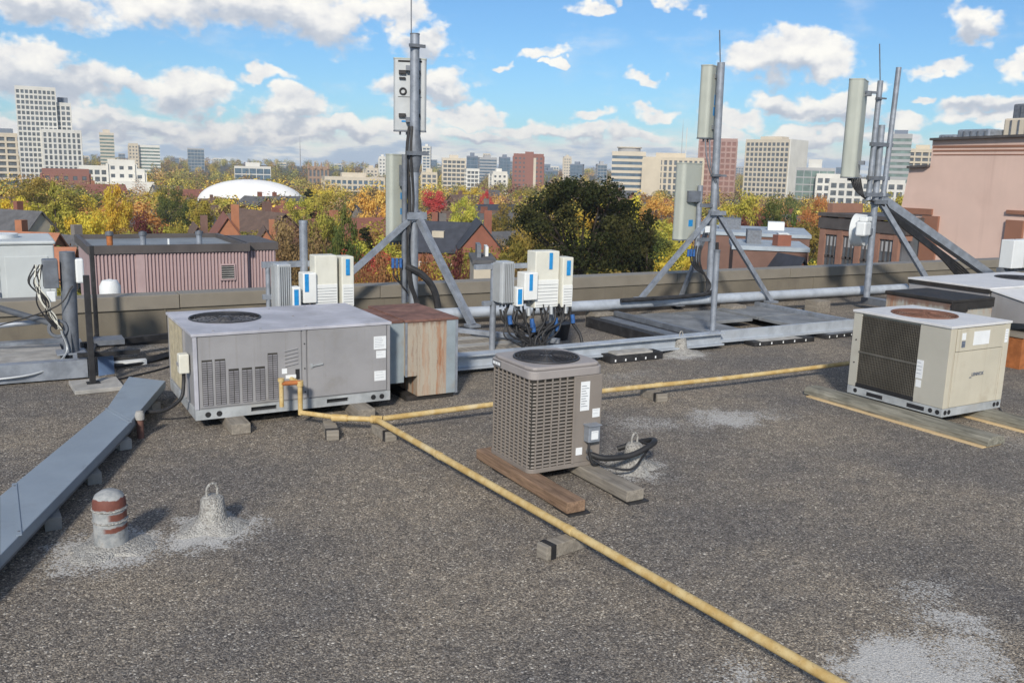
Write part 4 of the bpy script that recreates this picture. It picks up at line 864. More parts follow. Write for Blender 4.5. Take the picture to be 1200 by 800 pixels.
MB().tube([(-0.30, -.0, 3.0), (-0.28, -.05, 2.7), (-0.18, -.06, 2.45), (-0.03, -.07, 2.3), (.06, -.05, 1.9)], .012, 6).build('jumper_cable', M_galvd, m2); MB().tube([(-0.2, -.0, 3.0), (-0.19, -.05, 2.6), (-0.06, -.06, 2.3)], .012, 6).build('jumper_cable', M_galvd, m2)
for k in range(3): MB().cyl((-.56 + .06 * k, -.06, 1.2), (-.56 + .06 * k, -.06, 1.08), .022, 8).build('blue_plug', M_bluedk, m2)
panel_antenna('panel_antenna', 'tall upper grey-green panel antenna on the tripod mast behind the platform', (10.56, N2 + 0.14, 3.02), 0.45, 0.46, 0.20, 1.18, True, [(-0.02, .55, .05, .17, 'b'), (-.04, .38, .07, .14, 'b')])
panel_antenna('panel_antenna', 'tall lower grey-green panel antenna on the tripod mast behind the platform', (10.14, N2 + 0.06, 1.34), 0.25, 0.54, 0.20, 1.27, False, [(-0.07, 0.23, 0.12, 0.11, 'b')])
tag(bx(-.055, .055, -.004, .0, 0, .11).build('warning_sign', M_label, None, (10.44, N2 - 0.02, 1.47)), 'small white warning sign on the tripod mast', 'sign')
ps = thing('steel_post', 'short galvanised post at the corner of the grey platform', 'post', (8.79, 9.5, 0))
pole(ps, 'post', (0, 0, 0.05), (-0.02, 0, 1.38), 0.042); MB().cyl((-.02, 0, 1.36), (-.02, 0, 1.395), .047, 16).build('cap', M_galvd, ps); bx(-.09, .09, -.07, .07, .236, .25).build('base_plate', M_galv, ps)

# --- mast 3
N3 = 11.2
m3 = thing('antenna_mast', 'galvanised mast with several pipes and a thick slanting beam beside the pink wall', 'mast', (14.15, N3, 0))
pole(m3, 'pole', (0, 0, 0.25), (-0.05, 0, 3.40), 0.06)
pole(m3, 'antenna_pipe', (-0.26, -0.03, 2.05), (-0.24, -0.03, 4.16), 0.05); MB().cyl((-0.24, -0.03, 4.1), (-0.36, -0.03, 4.78), 0.010, 8).build('lightning_rod', M_galvd, m3)
pole(m3, 'tall_pipe', (0.12, -0.05, 2.12), (0.19, -0.05, 4.42), 0.048)
for z in (2.15, 2.45, 3.05): MB().bar((-0.36, -0.05, z), (0.22, -0.05, z), 0.06, 0.07).build('cross_arm', M_galvd, m3)
ubolt(m3, (0, 0, 2.02), .1, M_galvd, .05); ubolt(m3, (-.24, -.03, 3.85), .06, M_galvd, .02)
tripod(m3, Vector((0.03, -0.05, 2.05)), [Vector((1.35, -0.45, 0.35))], .085)
MB().bar((0.08, 0.02, 2.10), (3.55, -0.15, 0.55), 0.17, 0.15).build('slanting_beam', M_galv, m3)
for k in range(6): MB().tube([(0.0 + .03 * k, -0.10, 2.0), (0.55, -0.12, 1.72 - .02 * k), (1.7, -0.16 - .01 * k, 1.16 - .03 * k), (2.6, -0.22, 0.70 - .05 * k), (2.95 + .05 * k, -0.3, 0.35)], 0.018, 6).build('cable', M_black, m3)
for k in range(6): MB().tube([(-0.62 + .05 * k, 0.1, 2.44), (-0.55 + .04 * k, 0.05, 2.25), (-0.3, 0, 2.08), (0.0, -0.06, 2.0)], 0.015, 6).build('jumper_cable', M_black, m3)
panel_antenna('panel_antenna', 'tall single panel antenna on the mast beside the pink wall', (13.68, N3 + 0.08, 2.44), 0.55, 0.66, 0.26, 1.72, True)
MB().bar((-.3, -.02, 3.95), (-.7, .1, 3.95), .05, .04).build('antenna_clamp', M_galvd, m3)
dsh = thing('microwave_dish', 'white drum-shaped microwave dish with boxy radio on the mast beside the pink wall', 'dish', (14.14, N3 + .06, 1.48), 0.35)
MB().cyl((0.10, 0.10, 0), (0.10, 0.32, 0), 0.29, 32, 0.31).build('drum', M_white, dsh, bevel=0.01); MB().lathe([(0, 0)], seg=3) if False else None
bx(-0.44, -0.12, -0.06, 0.12, -0.08, 0.18).build('radio_box', M_white, dsh, bevel=0.03); bx(-0.16, -0.02, -0.08, 0.1, -0.07, 0.06).build('mount', M_galvd, dsh, bevel=0.01)
bx(-.34, -.06, -.05, .11, .18, .27).build('radio_hood', M_white, dsh, bevel=0.02)

# ------------------------------------------------------------------ remote radio banks
def radio(name, lab, pos, w_, d_, h_, m, sticker=None, split=None, fins=False):
    t = thing(name, lab, 'radio unit', pos)
    bx(0, w_, 0, d_, 0, h_).build('casing', m, t, bevel=0.012)
    if split: bx(0.006, w_ - 0.006, -0.008, 0.0, 0.01, h_ * split).build('ribbed_cover', M_whitep, t, bevel=0.004)
    if split:
        for k in range(7): bx(0.02, w_ - .02, -.011, -.008, h_ * split * (0.1 + .12 * k), h_ * split * (.1 + .12 * k) + .004).build('cover_line', M_galvd, t)
    if sticker: x, z, sw, sh = sticker; bx(x, x + sw, -0.012 if split else -.003, -0.008 if split else 0, z, z + sh).build('blue_sticker', M_blue, t)
    if fins:
        for k in range(9): bx(0.0 - .03, 0.0, d_ * (.06 + .105 * k), d_ * (.06 + .105 * k) + .012, .02, h_ - .02).build('cooling_fin', m, t)
        for k in range(6): bx(w_ * (.08 + .15 * k), w_ * (.08 + .15 * k) + .012, -.03, 0.0, .02, h_ - .02).build('cooling_fin', m, t)
    for k in range(3): MB().cyl((w_ * (.2 + .3 * k), d_ * .5, -0.05), (w_ * (.2 + .3 * k), d_ * .5, 0), 0.016, 8).build('connector', M_galvd, t)
    return t
# bank 1 behind the long unit
b1 = thing('radio_stand', 'galvanised pipe stand holding radio boxes behind the long rooftop unit', 'stand', (3.3, 10.95, 0))
pole(b1, 'post', (0, 0, 0), (0, 0, 1.73), 0.05); MB().cyl((0, 0, 1.70), (0, 0, 1.74), .054, 16).build('cap', M_galv, b1)
bx(-0.52, 0.6, -0.03, 0.03, 1.17, 1.24).build('rail', M_galv, b1); bx(-0.52, 0.6, -0.03, 0.03, 0.78, 0.84).build('rail', M_galv, b1)
pole(b1, 'leg', (-0.45, 0, 0), (-0.45, 0, 1.2), 0.03); pole(b1, 'leg', (0.55, 0, 0), (0.55, 0, 1.2), 0.03); bx(-.5, .6, -.3, .3, 0, .03).build('base_plate', M_concrete, b1)
radio('radio_unit', 'finned silver radio heat sink at the end of the bank behind the long unit', (2.90, 10.70, 0.68), 0.17, 0.2, 0.55, M_silver, fins=True)
radio('radio_unit', 'narrow radio with long blue sticker on the silver heat sink behind the long unit', (3.06, 10.62, 0.68), 0.10, 0.16, 0.28, M_whitep, (0.015, 0.05, 0.055, 0.20))
radio('radio_unit', 'short white radio with blue sticker in the bank behind the long unit', (3.20, 10.66, 0.75), 0.17, 0.2, 0.37, M_whitep, (0.02, 0.14, 0.05, 0.22))
radio('radio_unit', 'tall plain cream radio in the bank behind the long unit', (3.36, 10.70, 0.68), 0.29, 0.22, 0.645, M_creamp, None, 0.45)
radio('radio_unit', 'tall radio with blue sticker at the braced end of the bank behind the long unit', (3.69, 10.66, 0.68), 0.16, 0.22, 0.63, M_creamp, (0.05, 0.40, 0.05, 0.20), 0.45)
# bank 2 behind the condenser
b2 = thing('radio_stand', 'galvanised pipe stand with hanging black cables behind the taupe condenser', 'stand', (5.8, 9.95, 0))
pole(b2, 'post', (-0.35, 0, 0), (-0.35, 0, 1.25), 0.04); pole(b2, 'post', (0.55, 0, 0), (0.55, 0, 1.25), 0.04)
bx(-0.62, 0.8, -0.03, 0.03, 1.18, 1.24).build('rail', M_galv, b2); bx(-0.5, 0.8, -0.03, 0.03, 0.72, 0.77).build('rail', M_galv, b2); bx(-.55, .75, -.2, .2, 0, .03).build('base_plate', M_galvd, b2)
radio('radio_unit', 'finned silver radio heat sink in the bank behind the taupe condenser', (5.45, 9.72, 0.76), 0.17, 0.2, 0.53, M_silver, fins=True)
radio('radio_unit', 'narrow radio with long blue sticker in the bank behind the taupe condenser', (5.62, 9.64, 0.73), 0.10, 0.16, 0.24, M_whitep, (0.015, 0.03, 0.06, 0.19))
radio('radio_unit', 'short white radio with blue sticker in the bank behind the taupe condenser', (5.74, 9.66, 0.80), 0.20, 0.2, 0.35, M_whitep, (0.07, 0.12, 0.05, 0.21))
radio('radio_unit', 'tallest cream radio with blue sticker in the bank behind the taupe condenser', (5.93, 9.72, 0.68), 0.36, 0.22, 0.73, M_creamp, (0.20, 0.50, 0.05, 0.21), 0.5)
radio('radio_unit', 'slim cream radio with blue sticker at the end of the bank behind the taupe condenser', (6.31, 9.66, 0.68), 0.16, 0.2, 0.65, M_creamp, (0.05, 0.42, 0.06, 0.19), 0.45)
random.seed(5)
hb = thing('hanging_cables', 'tangle of black cables hanging from the radio boxes behind the taupe condenser', 'cables', (5.8, 9.6, 0))
for k in range(26):
    x0 = random.uniform(-0.35, 0.62); xe = random.uniform(-.12, .22); y0 = random.uniform(.0, .25)
    MB().tube([(x0, y0, random.uniform(.66, .74)), (x0 + random.uniform(-.08, .08), y0 - .03, 0.52), ((x0 + xe) / 2 + random.uniform(-.2, .2), y0 - .06, 0.36), (xe + random.uniform(-.05, .05), -0.03, 0.20), (xe + random.uniform(-.1, .1), 0.0 + random.uniform(-.1, .1), 0.03)], random.choice((.009, .012, .015)), 6).build('cable', M_black, hb)
MB().tube([(.66, .1, .7), (.68, .08, .5), (.78, .0, .3), (.76, -.12, .04)], .022, 8).build('thick_cable', M_black, hb)
for x, z in ((-.27, .62), (.06, .56), (.08, .50), (.42, .55), (.44, .49), (.68, .58)): MB().cyl((x, .06, z), (x + .01, .05, z - .11), .03, 10).build('blue_connector', M_bluedk, hb)
for x in (.02, .36, .58): MB().cyl((x, .08, .70), (x, .07, .6), .026, 10).build('silver_connector', M_silver, hb)
# bank 3 at the right edge
for k, (x, lab) in enumerate(((16.15, 'white radio box standing on the roof edge next to the slanting beam'), (16.57, 'white radio box outermost beyond the far rooftop unit'))):
    radio('radio_unit', lab, (x, 9.70, 0.88), 0.36, 0.25, 0.52, M_white)
b3 = thing('radio_stand', 'low grey stand under the white radio boxes near the far unit', 'stand', (16.1, 9.9, 0)); bx(0, 1.1, -.05, .05, .8, .88).build('rail', M_galvd, b3); pole(b3, 'post', (.1, 0, 0), (.1, 0, .85), .04); pole(b3, 'post', (.9, 0, 0), (.9, 0, .85), .04)

# ------------------------------------------------------------------ left steel frame, post and black struts
lf = thing('mast_base_frame', 'heavy grey steel base frame with round post beside the white air handler', 'steel frame', (0.66, 11.3, 0))
for y, x1 in ((-0.42, 0.12), (0.95, 0.10)): MB().box(-4.2, x1, y - .07, y + .07, .20, .22).box(-4.2, x1, y - .07, y + .07, .02, .04).box(-4.2, x1, y - .07, y - .05, .04, .2).build('beam', M_galv, lf)
MB().box(0.0, 0.16, -0.34, 0.88, 0.19, 0.215).box(0.0, 0.02, -.34, .88, .03, .19).build('end_beam', M_galv, lf); MB().box(-1.95, -1.8, -.34, .88, .05, .21).build('cross_beam', M_galv, lf)
bx(-1.78, -0.08, -0.33, 0.86, 0.13, 0.18).build('ballast_board', M_concrete, lf); bx(-4.2, -1.98, -.33, .86, .13, .18).build('ballast_board', M_concrete, lf)
pole(lf, 'post', (0.0, 0, 0.2), (0.02, 0, 1.38), 0.082, M_galvd); bx(-.16, .14, -.14, .14, .216, .235).build('foot_plate', M_galv, lf)
MB().add([(0, -.13, .235), (0, -.08, .235), (0, -.08, .5)], [(0, 1, 2), (2, 1, 0)]).build('gusset', M_galv, lf)
MB().cyl((-1.35, -0.1, 1.05), (-0.12, -0.05, 0.55), 0.035, 12).build('brace', M_galvd, lf); MB().cyl((-1.6, .5, .45), (-.3, .1, .58), .03, 10).build('brace', M_galv, lf)
MB().torus((-0.13, -0.08, 0.52), 0.09, 0.02, 'y', 20).build('cable_coil', M_galvd, lf)
bx(-0.24, -0.085, -0.10, 0.10, 0.98, 1.30).build('junction_box', M_galvd, lf, bevel=0.01); bx(0.09, 0.18, -0.05, 0.10, 1.02, 1.30).build('side_box', M_white, lf, bevel=.02); bx(-.22, -.13, -.12, -.03, .83, .95).build('meter_box', M_white, lf, bevel=.008)
random.seed(3)
for k in range(9): MB().tube([(-.28 + random.uniform(-.04, .04), -.1, 1.25), (-.33 + random.uniform(-.06, .06), -.12, 1.05), (-.26 + random.uniform(-.08, .08), -.14, .85), (-.2 + random.uniform(-.08, .08), -.13, .68), (-.12 + random.uniform(-.05, .05), -.12, .52)], .009, 6).build('loose_wire', M_black if k % 3 else M_creamp, lf)
MB().tube([(-.1, -.12, .5), (-.06, -.14, .25), (-.35, -.5, .12), (-1.0, -.52, .08), (-2.0, -.53, .1)], .012, 6).build('grey_cable', M_silver, lf)
MB().tube([(.05, -.1, 1.0), (-.2, -.15, .75), (-1.2, -.2, .5), (-2.2, -.1, .3)], .008, 6).build('black_wire', M_black, lf)
bs = thing('black_strut_frame', 'black steel strut frame on a concrete slab beside the round post', 'strut frame', (0.79, 10.38, 0))
bx(-0.03, 0.03, -0.03, 0.03, 0.05, 1.21).build('strut', M_black, bs, bevel=.004); bx(0.20, 0.25, 1.85, 1.90, 0.05, 1.36).build('strut', M_black, bs, bevel=.004)
bx(-0.06, 0.07, -0.06, 0.06, 0.045, 0.055).build('foot', M_black, bs); MB().bar((0.0, 0.05, 0.32), (0.22, 1.85, 0.22), 0.05, 0.05).build('crossbar', M_black, bs)
MB().bar((0.0, 1.2, 0.24), (1.25, 1.75, 0.20), 0.09, 0.07).build('crossbar', M_black, bs); MB().bar((-.1, .5, .26), (.55, .5, .26), .05, .05).build('crossbar', M_black, bs)
bx(.12, .45, 1.0, 1.3, .26, .32).build('grey_box', M_galvd, bs)
tag(bx(-0.24, 0.24, -0.26, 0.26, 0, 0.045).build('concrete_slab', M_concrete, None, (0.82, 10.34, 0.002), .05, bevel=.006), 'square concrete slab under the black strut', 'slab')
tag(bx(0, .42, -.04, .04, 0, .06).build('white_bracket', M_white, None, (1.05, 11.35, 0.0), .1), 'white strip lying on the gravel behind the long unit', 'strip')
tag(bx(0, .012, -.09, .09, 0, .27).build('blue_plate', mat('blue_grey_plate', (.13, .2, .34), .5), None, (0.98, 10.95, 0.0), -1.2), 'small blue-grey plate standing behind the black strut', 'plate')
cb = thing('roof_cables', 'black cables lying on the gravel between the strut frame and the long unit', 'cables', (1.4, 11.4, 0))
for k in range(6): MB().tube([(-.3, -.2 + .1 * k, .03), (.1, .0 + .05 * k, .02), (.5, .25 + .02 * k, .05), (1.1, .5 - .04 * k, .05), (1.9, .6 + .03 * k, .03)], .018, 6).build('cable', M_black, cb)
MB().tube([(-.5, -.9, .012), (.1, -.5, .012), (.35, -.2, .012), (.4, .2, .02)], .012, 6).build('thin_cable', M_black, cb)
tag(MB().lathe([(.0, .30), (.10, .28), (.14, .2), (.14, .0)], seg=20).build('white_vent_cap', M_white, None, (1.33, 13.6, .48)), 'rounded white vent cap just beyond the parapet by the black strut', 'vent') and None

# ------------------------------------------------------------------ right: far rooftop unit, rusty duct
rd = thing('rusty_roof_duct', 'rust-patched square duct with black tarred top behind the beige unit', 'duct', (10.45, 6.98, 0))
bx(0, 0.86, 0, 0.97, 0.02, 0.90).build('duct_box', M_rustpatch, rd, bevel=.004); bx(-.02, .88, -.02, .99, .90, .945).build('tarred_top', M_tar, rd, bevel=.012)
bx(-.03, .30, -.028, -.02, .78, .905).build('tar_drip', M_tar, rd); bx(.0, .85, -.03, -.02, .82, .905).build('tar_drip', M_tar, rd)
ru2 = thing('far_rooftop_unit', 'pale topped rooftop unit with sloping hood behind the rusty duct', 'air conditioner', (11.72, 7.30, 0))
bx(0, 2.6, 0, 1.25, 0.08, 0.93).build('cabinet', M_greypaint, ru2, bevel=.004); MB().holed(-.02, 2.62, -.02, 1.27, 1.75, .62, .36, .985, 1.01).build('top_panel', M_beigetop, ru2, bevel=.004)
bx(-.015, 2.6, -.012, 1.26, .93, .984).build('tar_band', M_tar, ru2); bx(-.33, 0, .1, 1.1, .2, .84).build('duct_neck', M_rustpatch, ru2)
fan_top(ru2, 1.75, .62, .35, 1.01, .025, M_wire, M_blade)
MB().add([(.02, -.02, .97), (1.3, -.02, .97), (1.3, -.85, .80), (.02, -.85, .80), (.02, -.02, .55), (1.3, -.02, .55), (1.3, -.85, .62), (.02, -.85, .62)], [(0, 3, 2, 1), (4, 5, 6, 7), (0, 4, 7, 3), (1, 2, 6, 5), (3, 7, 6, 2)]).build('rain_hood', M_greypaint, ru2, bevel=.004)
bx(.0, 1.32, -.88, -.0, .0, .01).build('hood_lip', M_beigetop, ru2) if False else None
MB().add([(.0, -.0, .975), (1.32, -.0, .975), (1.32, -.87, .805), (.0, -.87, .805), (.0, -.0, .985), (1.32, -.0, .985), (1.32, -.87, .815), (.0, -.87, .815)], [(0, 1, 2, 3), (4, 7, 6, 5), (0, 3, 7, 4), (3, 2, 6, 7), (2, 1, 5, 6)]).build('hood_cover', M_beigetop, ru2)
bx(0, 2.6, .02, 1.2, 0, .08).build('curb', M_tar, ru2)
lv = thing('rusty_louvre_box', 'rusty low louvre box on the gravel beside the beige unit', 'vent', (11.62, 6.70, 0))
bx(0, .22, 0, .3, 0, .42).build('rusty_panel', M_rusthot, lv); bx(.22, 1.0, .05, .3, 0, .42).build('back_box', M_dark, lv)
for k in range(5): MB().bar((.22, .03, .06 + .08 * k), (1.0, .03, .06 + .08 * k), .05, .012).build('louvre_blade', M_galv, lv)
bx(-.02, 1.02, -.02, .32, .42, .46).build('lid', M_timber, lv)
tag(bx(0, .22, 0, .1, 0, .07).build('brick', mat('red_brick', (.26, .09, .06), .9, 0, .3, 8, .3, 40), None, (at(1180, 424).x, at(1180, 424).y, .002), .1, bevel=.006), 'single red brick lying on the gravel by the beige unit', 'brick')

# ------------------------------------------------------------------ beyond the parapet on the lower roof
M_pinkmetal = mat('mauve_corrugated_siding', (0.41, 0.30, 0.295), 0.6, 0, 0.1, 1.5, 0, 60, (0.22, 0.15, 0.15), 0.35, 1.5)
M_fascia = mat('dark_brown_fascia', (0.085, 0.075, 0.072), 0.6, 0, 0.15, 2)
ph = thing('penthouse', 'mauve corrugated metal penthouse with flat roof and three flues beyond the parapet', 'penthouse', (1.94, 24, -2.6))
HP = 2.86; WP = 3.78; DP = 3.7
bx(0.03, WP, 0.03, DP, 0, HP - 0.1).build('wall', M_pinkmetal, ph)
def ribs(n, mk, name, parent):
    base = None
    for k in range(n):
        p = mk(k)
        if base is None: base = bx(-.022, .022, -.03, .03, 0.0, HP - .12).build(name, M_pinkmetal, parent, p, bevel=.008)
        else: share(base, name, parent, p)
ribs(11, lambda k: (.10 + k * .085, .012, 0), 'siding_rib', ph); ribs(29, lambda k: (1.28 + k * .085, .012, 0), 'siding_rib', ph)
bx(1.03, 1.24, -.01, .05, 0, HP - .1).build('flat_siding_panel', M_pinkmetal, ph); bx(-.01, .06, -.012, .05, 0, HP - .1).build('downpipe', M_black, ph)
bx(.02, .03, .03, DP, 0, HP - .1).build('side_wall', M_pinkmetal, ph)
MB().box(-.06, WP + .06, -.06, .06, HP - .1, HP + .1).box(-.06, .06, .06, DP, HP - .1, HP + .1).box(WP - .06, WP + .06, .06, DP, HP - .1, HP + .1).box(-.06, WP + .06, DP, DP + .1, HP - .1, HP + .1).build('fascia', M_fascia, ph)
bx(.06, WP - .06, .06, DP, HP - .1, HP - .02).build('roof_membrane', mat('blue_grey_membrane', (.2, .225, .25), .8, 0, .15, 1), ph)
lvp = bx(3.05, 3.45, -.055, .0, HP - .85, HP - .42).build('louvre_frame', M_pinkmetal, ph)
bx(3.09, 3.41, -.058, -.05, HP - .81, HP - .46).build('louvre_opening', M_dark, lvp)
for k in range(6): MB().bar((3.09, -.06, HP - .79 + .058 * k), (3.41, -.06, HP - .79 + .058 * k), .03, .02).build('louvre_blade', M_concrete, lvp)
for k, (x, y, m) in enumerate(((.55, .9, M_rusthot), (1.32, .75, M_galv), (2.72, .8, M_galv))):
    fl = MB().cyl((x, y, HP - .05), (x, y, HP + .28), .075, 14).build('flue', m, ph); MB().cyl((x, y, HP + .28), (x, y, HP + .37), .10, 14).cyl((x, y, HP + .36), (x, y, HP + .39), .06, 12).build('flue_cap', M_galvd, fl)
MB().cyl((2.0, 1.1, HP - .05), (2.0, 1.1, HP + .16), .03, 10).build('small_vent', M_white, ph)
pr = thing('penthouse_annex', 'short dark mauve corrugated annex joined to the flued penthouse', 'penthouse', (5.74, 24.25, -2.6))
bx(0.03, .8, 0.03, 2.6, 0, HP - .1).build('wall', M_pinkmetal, pr); bx(-.0, .86, -.05, 2.66, HP - .1, HP + .1).build('fascia', M_fascia, pr); ribs(9, lambda k: (.06 + k * .085, .012, 0), 'siding_rib', pr)
bx(0.02, .84, -.07, -.06, .88, .90).cyl if False else None
M_ahu = mat('pale_grey_enamel', (.50, .53, .53), .5, 0, .08, 1.2, 0, 60, (.38, .39, .38), .5, 1.5, .3, (.36, .36, .34), oil=.2)
ah = thing('air_handler', 'long white air handling unit on the lower roof beside the penthouse', 'air handler', (-4.0, 15.4, -2.6))
bx(0, 4.75, 0, 1.6, .2, 3.72).build('cabinet', M_ahu, ah, bevel=.02); bx(-.03, 4.78, -.03, 1.63, 3.72, 3.78).build('roof_cap', M_ahu, ah, bevel=.03); bx(.1, 4.6, .1, 1.5, 0, .2).build('base', M_galvd, ah)
for k in range(7):
    dd = bx(.12 + k * .66, .70 + k * .66, -.012, 0, 2.5, 3.55).build('access_door', M_ahu, ah, bevel=.006)
    for z in (2.95, 3.35): bx(.66 + k * .66, .69 + k * .66, -.03, -.012, z, z + .07).build('hinge', M_galvd, dd)
for k in range(6): MB().cyl((4.0 - k * .8, .8, 3.78), (4.0 - k * .8, .8, 3.84), .3, 20).build('fan_ring', M_white, ah)

# ================================================================== THE CITY BEYOND
G = -17.0
def sstep(a, b, x):
    t = min(1, max(0, (x - a) / (b - a))); return t * t * (3 - 2 * t)
def ground_z(D): return G + 17.0 * sstep(550, 1500, D)
mb = MB(); radii = [0, 60, 150, 300, 450, 550, 650, 750, 850, 950, 1050, 1150, 1250, 1350, 1500, 2500, 5000, 12000]; seg = 96; vs = [(0, 0, G)]
for r_ in radii[1:]:
    for k in range(seg):
        a = 2 * PI * k / seg; vs.append((r_ * math.cos(a), r_ * math.sin(a), ground_z(r_)))
fs = [(0, 1 + k, 1 + (k + 1) % seg) for k in range(seg)]
for i in range(len(radii) - 2):
    for k in range(seg):
        a = 1 + i * seg + k; b = 1 + i * seg + (k + 1) % seg; fs.append((a, a + seg, b + seg, b))
def ground_mat():
    m = bpy.data.materials.new('town_ground'); m.use_nodes = True; w = NT(m.node_tree); b = w.n['Principled BSDF']
    tc = w.new('ShaderNodeTexCoord').outputs['Object']; n = w.noise(tc, 0.05, 6, 0.6)
    c = w.mix(w.smooth(n, 0.4, 0.6), (0.055, 0.06, 0.028), (0.10, 0.09, 0.075))
    c = w.mix(w.smooth(w.noise(tc, 0.012, 6, 0.6), 0.5, 0.6), c, (0.085, 0.07, 0.03)); w.put(b.inputs['Base Color'], c); b.inputs['Roughness'].default_value = 0.95; return m
kind(mb.add(vs, fs).build('ground', ground_mat()), 'structure')

def base_at(u, D): p = atD(u, hz(u), D); return Vector((p.x, p.y, 0))
def z_at(u, v, D): return EYE - (v - hz(u)) * D / F_PX
CAMROT = -YAW                                             # turns a local frame so that +x runs to the camera's right

# ------------------------------------------------------------------ tower materials
M_glass = mat('dark_window_glass', (0.11, 0.125, 0.14), 0.15, 0, 0.4, 0.4, spec=0.7)
M_glassb = mat('blue_grey_glass', (0.10, 0.15, 0.20), 0.15, 0.1, 0.3, 0.25, spec=0.8)
M_glassg = mat('green_glass', (0.16, 0.22, 0.20), 0.18, 0.1, 0.3, 0.25, spec=0.8)
def wm(name, c, var=0.06): return mat(name, c, 0.8, 0, var, 0.15, 0, 60, tuple(x * 0.8 for x in c), 0.3, 0.12)
W_white = wm('white_concrete', (0.60, 0.585, 0.54)); W_cream = wm('cream_concrete', (0.54, 0.47, 0.36)); W_grey = wm('grey_concrete', (0.36, 0.36, 0.36)); W_red = wm('red_brown_brick', (0.25, 0.115, 0.09)); W_pink = wm('pinkish_precast', (0.36, 0.235, 0.205))
W_pale = wm('pale_precast', (0.56, 0.495, 0.395)); W_bright = wm('bright_end_wall', (0.68, 0.66, 0.60)); W_blue = wm('blue_grey_panel', (0.17, 0.20, 0.25)); W_tan = wm('tan_brick', (0.30, 0.20, 0.14))

def block(parent, x0, x1, y0, y1, z0, z1, style, wall, glass, fl, bay, name='facade_grid'):
    """a slab of building: glass core with the floor edges, piers and balconies standing proud of it"""
    bx(x0, x1, y0, y1, z0, z1).build('glazing', glass, parent)
    n = max(1, round((z1 - z0) / fl)); dz = (z1 - z0) / n; g = MB()
    if style == 'grid': st, ft, pr = 0.34, 0.30, 0.25
    elif style == 'band': st, ft, pr = 0.48, 0.0, 0.2
    elif style == 'balcony': st, ft, pr = 0.36, 0.20, 0.8
    elif style == 'pier': st, ft, pr = 0.26, 0.42, 0.35
    elif style == 'wall': st, ft, pr = 0.55, 0.52, 0.2
    else: st, ft, pr = 0.16, 0.08, 0.15
    for k in range(n + 1): z = z0 + k * dz; h = dz * st; g.box(x0 - pr, x1 + pr, y0 - pr, y1 + pr, max(z0, z - h / 2), z + h / 2)
    if ft:
        for a0, a1, ax in ((x0, x1, 'x'), (y0, y1, 'y')):
            m_ = max(1, round((a1 - a0) / bay)); d = (a1 - a0) / m_
            for k in range(m_ + 1):
                c = a0 + k * d; h = d * ft / 2; q = pr * 0.9
                if ax == 'x': g.box(c - h, c + h, y0 - q, y0 - .01, z0, z1).box(c - h, c + h, y1 + .01, y1 + q, z0, z1)
                else: g.box(x0 - q, x0 - .01, c - h, c + h, z0, z1).box(x1 + .01, x1 + q, c - h, c + h, z0, z1)
    kind(g.build(name, wall, parent), 'stuff')
    bx(x0 - pr, x1 + pr, y0 - pr, y1 + pr, z1 + dz * st / 2 + .02, z1 + dz * st / 2 + 0.9).build('roof_parapet', wall, parent)

def tower(name, label, u0, u1, vtop, D, style, wall, glass, fl=3.2, bay=3.2, depth=None, yaw=0.0, cat='building', extra=None, group=None):
    uc = (u0 + u1) / 2; b = base_at(uc, D); w_ = (u1 - u0) * D / F_PX
    t = thing(name, label, cat, (b.x, b.y, ground_z(D)), CAMROT - math.atan((uc - 600) / F_PX) + yaw, group)
    H = z_at(uc, vtop, D) - ground_z(D)
    if depth is None: depth = w_ * 0.8
    if yaw: w_ = max(4, (w_ - depth * abs(math.sin(yaw))) / math.cos(yaw))
    block(t, -w_ / 2, w_ / 2, 0, depth, 0, H, style, wall, glass, fl, bay)
    if extra: extra(t, w_, depth, H)
    return t
def mech(m, f=0.5, h=4, off=0.0): return lambda t, w_, d, H: bx(-w_ * f / 2 + off * w_, w_ * f / 2 + off * w_, d * .3, d * .75, H + .8, H + .8 + h).build('roof_plant', m, t) and None

# --- left: the stepped white tower and its neighbour
def step_extra(t, w_, d, H):
    s = 450 / F_PX
    block(t, w_ / 2 - 0.2, w_ / 2 + 15 * s, 2, d, 0, H - 16 * s, 'grid', W_white, M_glass, 2.5, 1.9)
    block(t, -w_ / 2 + 24 * s, w_ / 2 + 23 * s, -9, -0.6, 0, H - 47 * s, 'pier', W_white, M_glass, 2.6, 2.0)
    bx(w_ / 2 + 1, w_ / 2 + 13 * s, 5, d - 3, H - 16 * s + .8, H - 16 * s + 4).build('roof_plant', W_blue, t)
tower('stepped_tower', 'tall white gridded tower stepping down in three stages above the yellow trees', 27, 67, 109, 450, 'grid', W_white, M_glass, 2.5, 1.9, 18, extra=step_extra)
tower('apartment_tower', 'white balcony tower cut off beside the stepped white tower', -26, 17, 160, 460, 'balcony', W_pale, M_glass, 3.1, 4.2, 18, extra=mech(W_blue, .5, 3, .2))
tower('slim_tower', 'slim pale green-glass tower rising alone above the far wooded ridge', 119, 134, 159, 900, 'band', W_pale, M_glassg, 3.2, 4, 14, extra=mech(W_pale))
def twin(t, w_, d, H): block(t, w_ / 2 + 1, w_ / 2 + 20, 3, d + 4, 0, H - 1, 'band', W_bright, M_glassg, 3.4, 4)
tower('pale_office', 'pale pair of office slabs on the far wooded ridge', 152, 162, 171, 900, 'wall', W_cream, M_glass, 3.4, 3, 14, extra=twin)
tower('glass_office', 'squat grey glass office tower alone on the far ridge', 221, 239, 176, 950, 'glass', W_grey, M_glassb, 3.4, 3, 16)
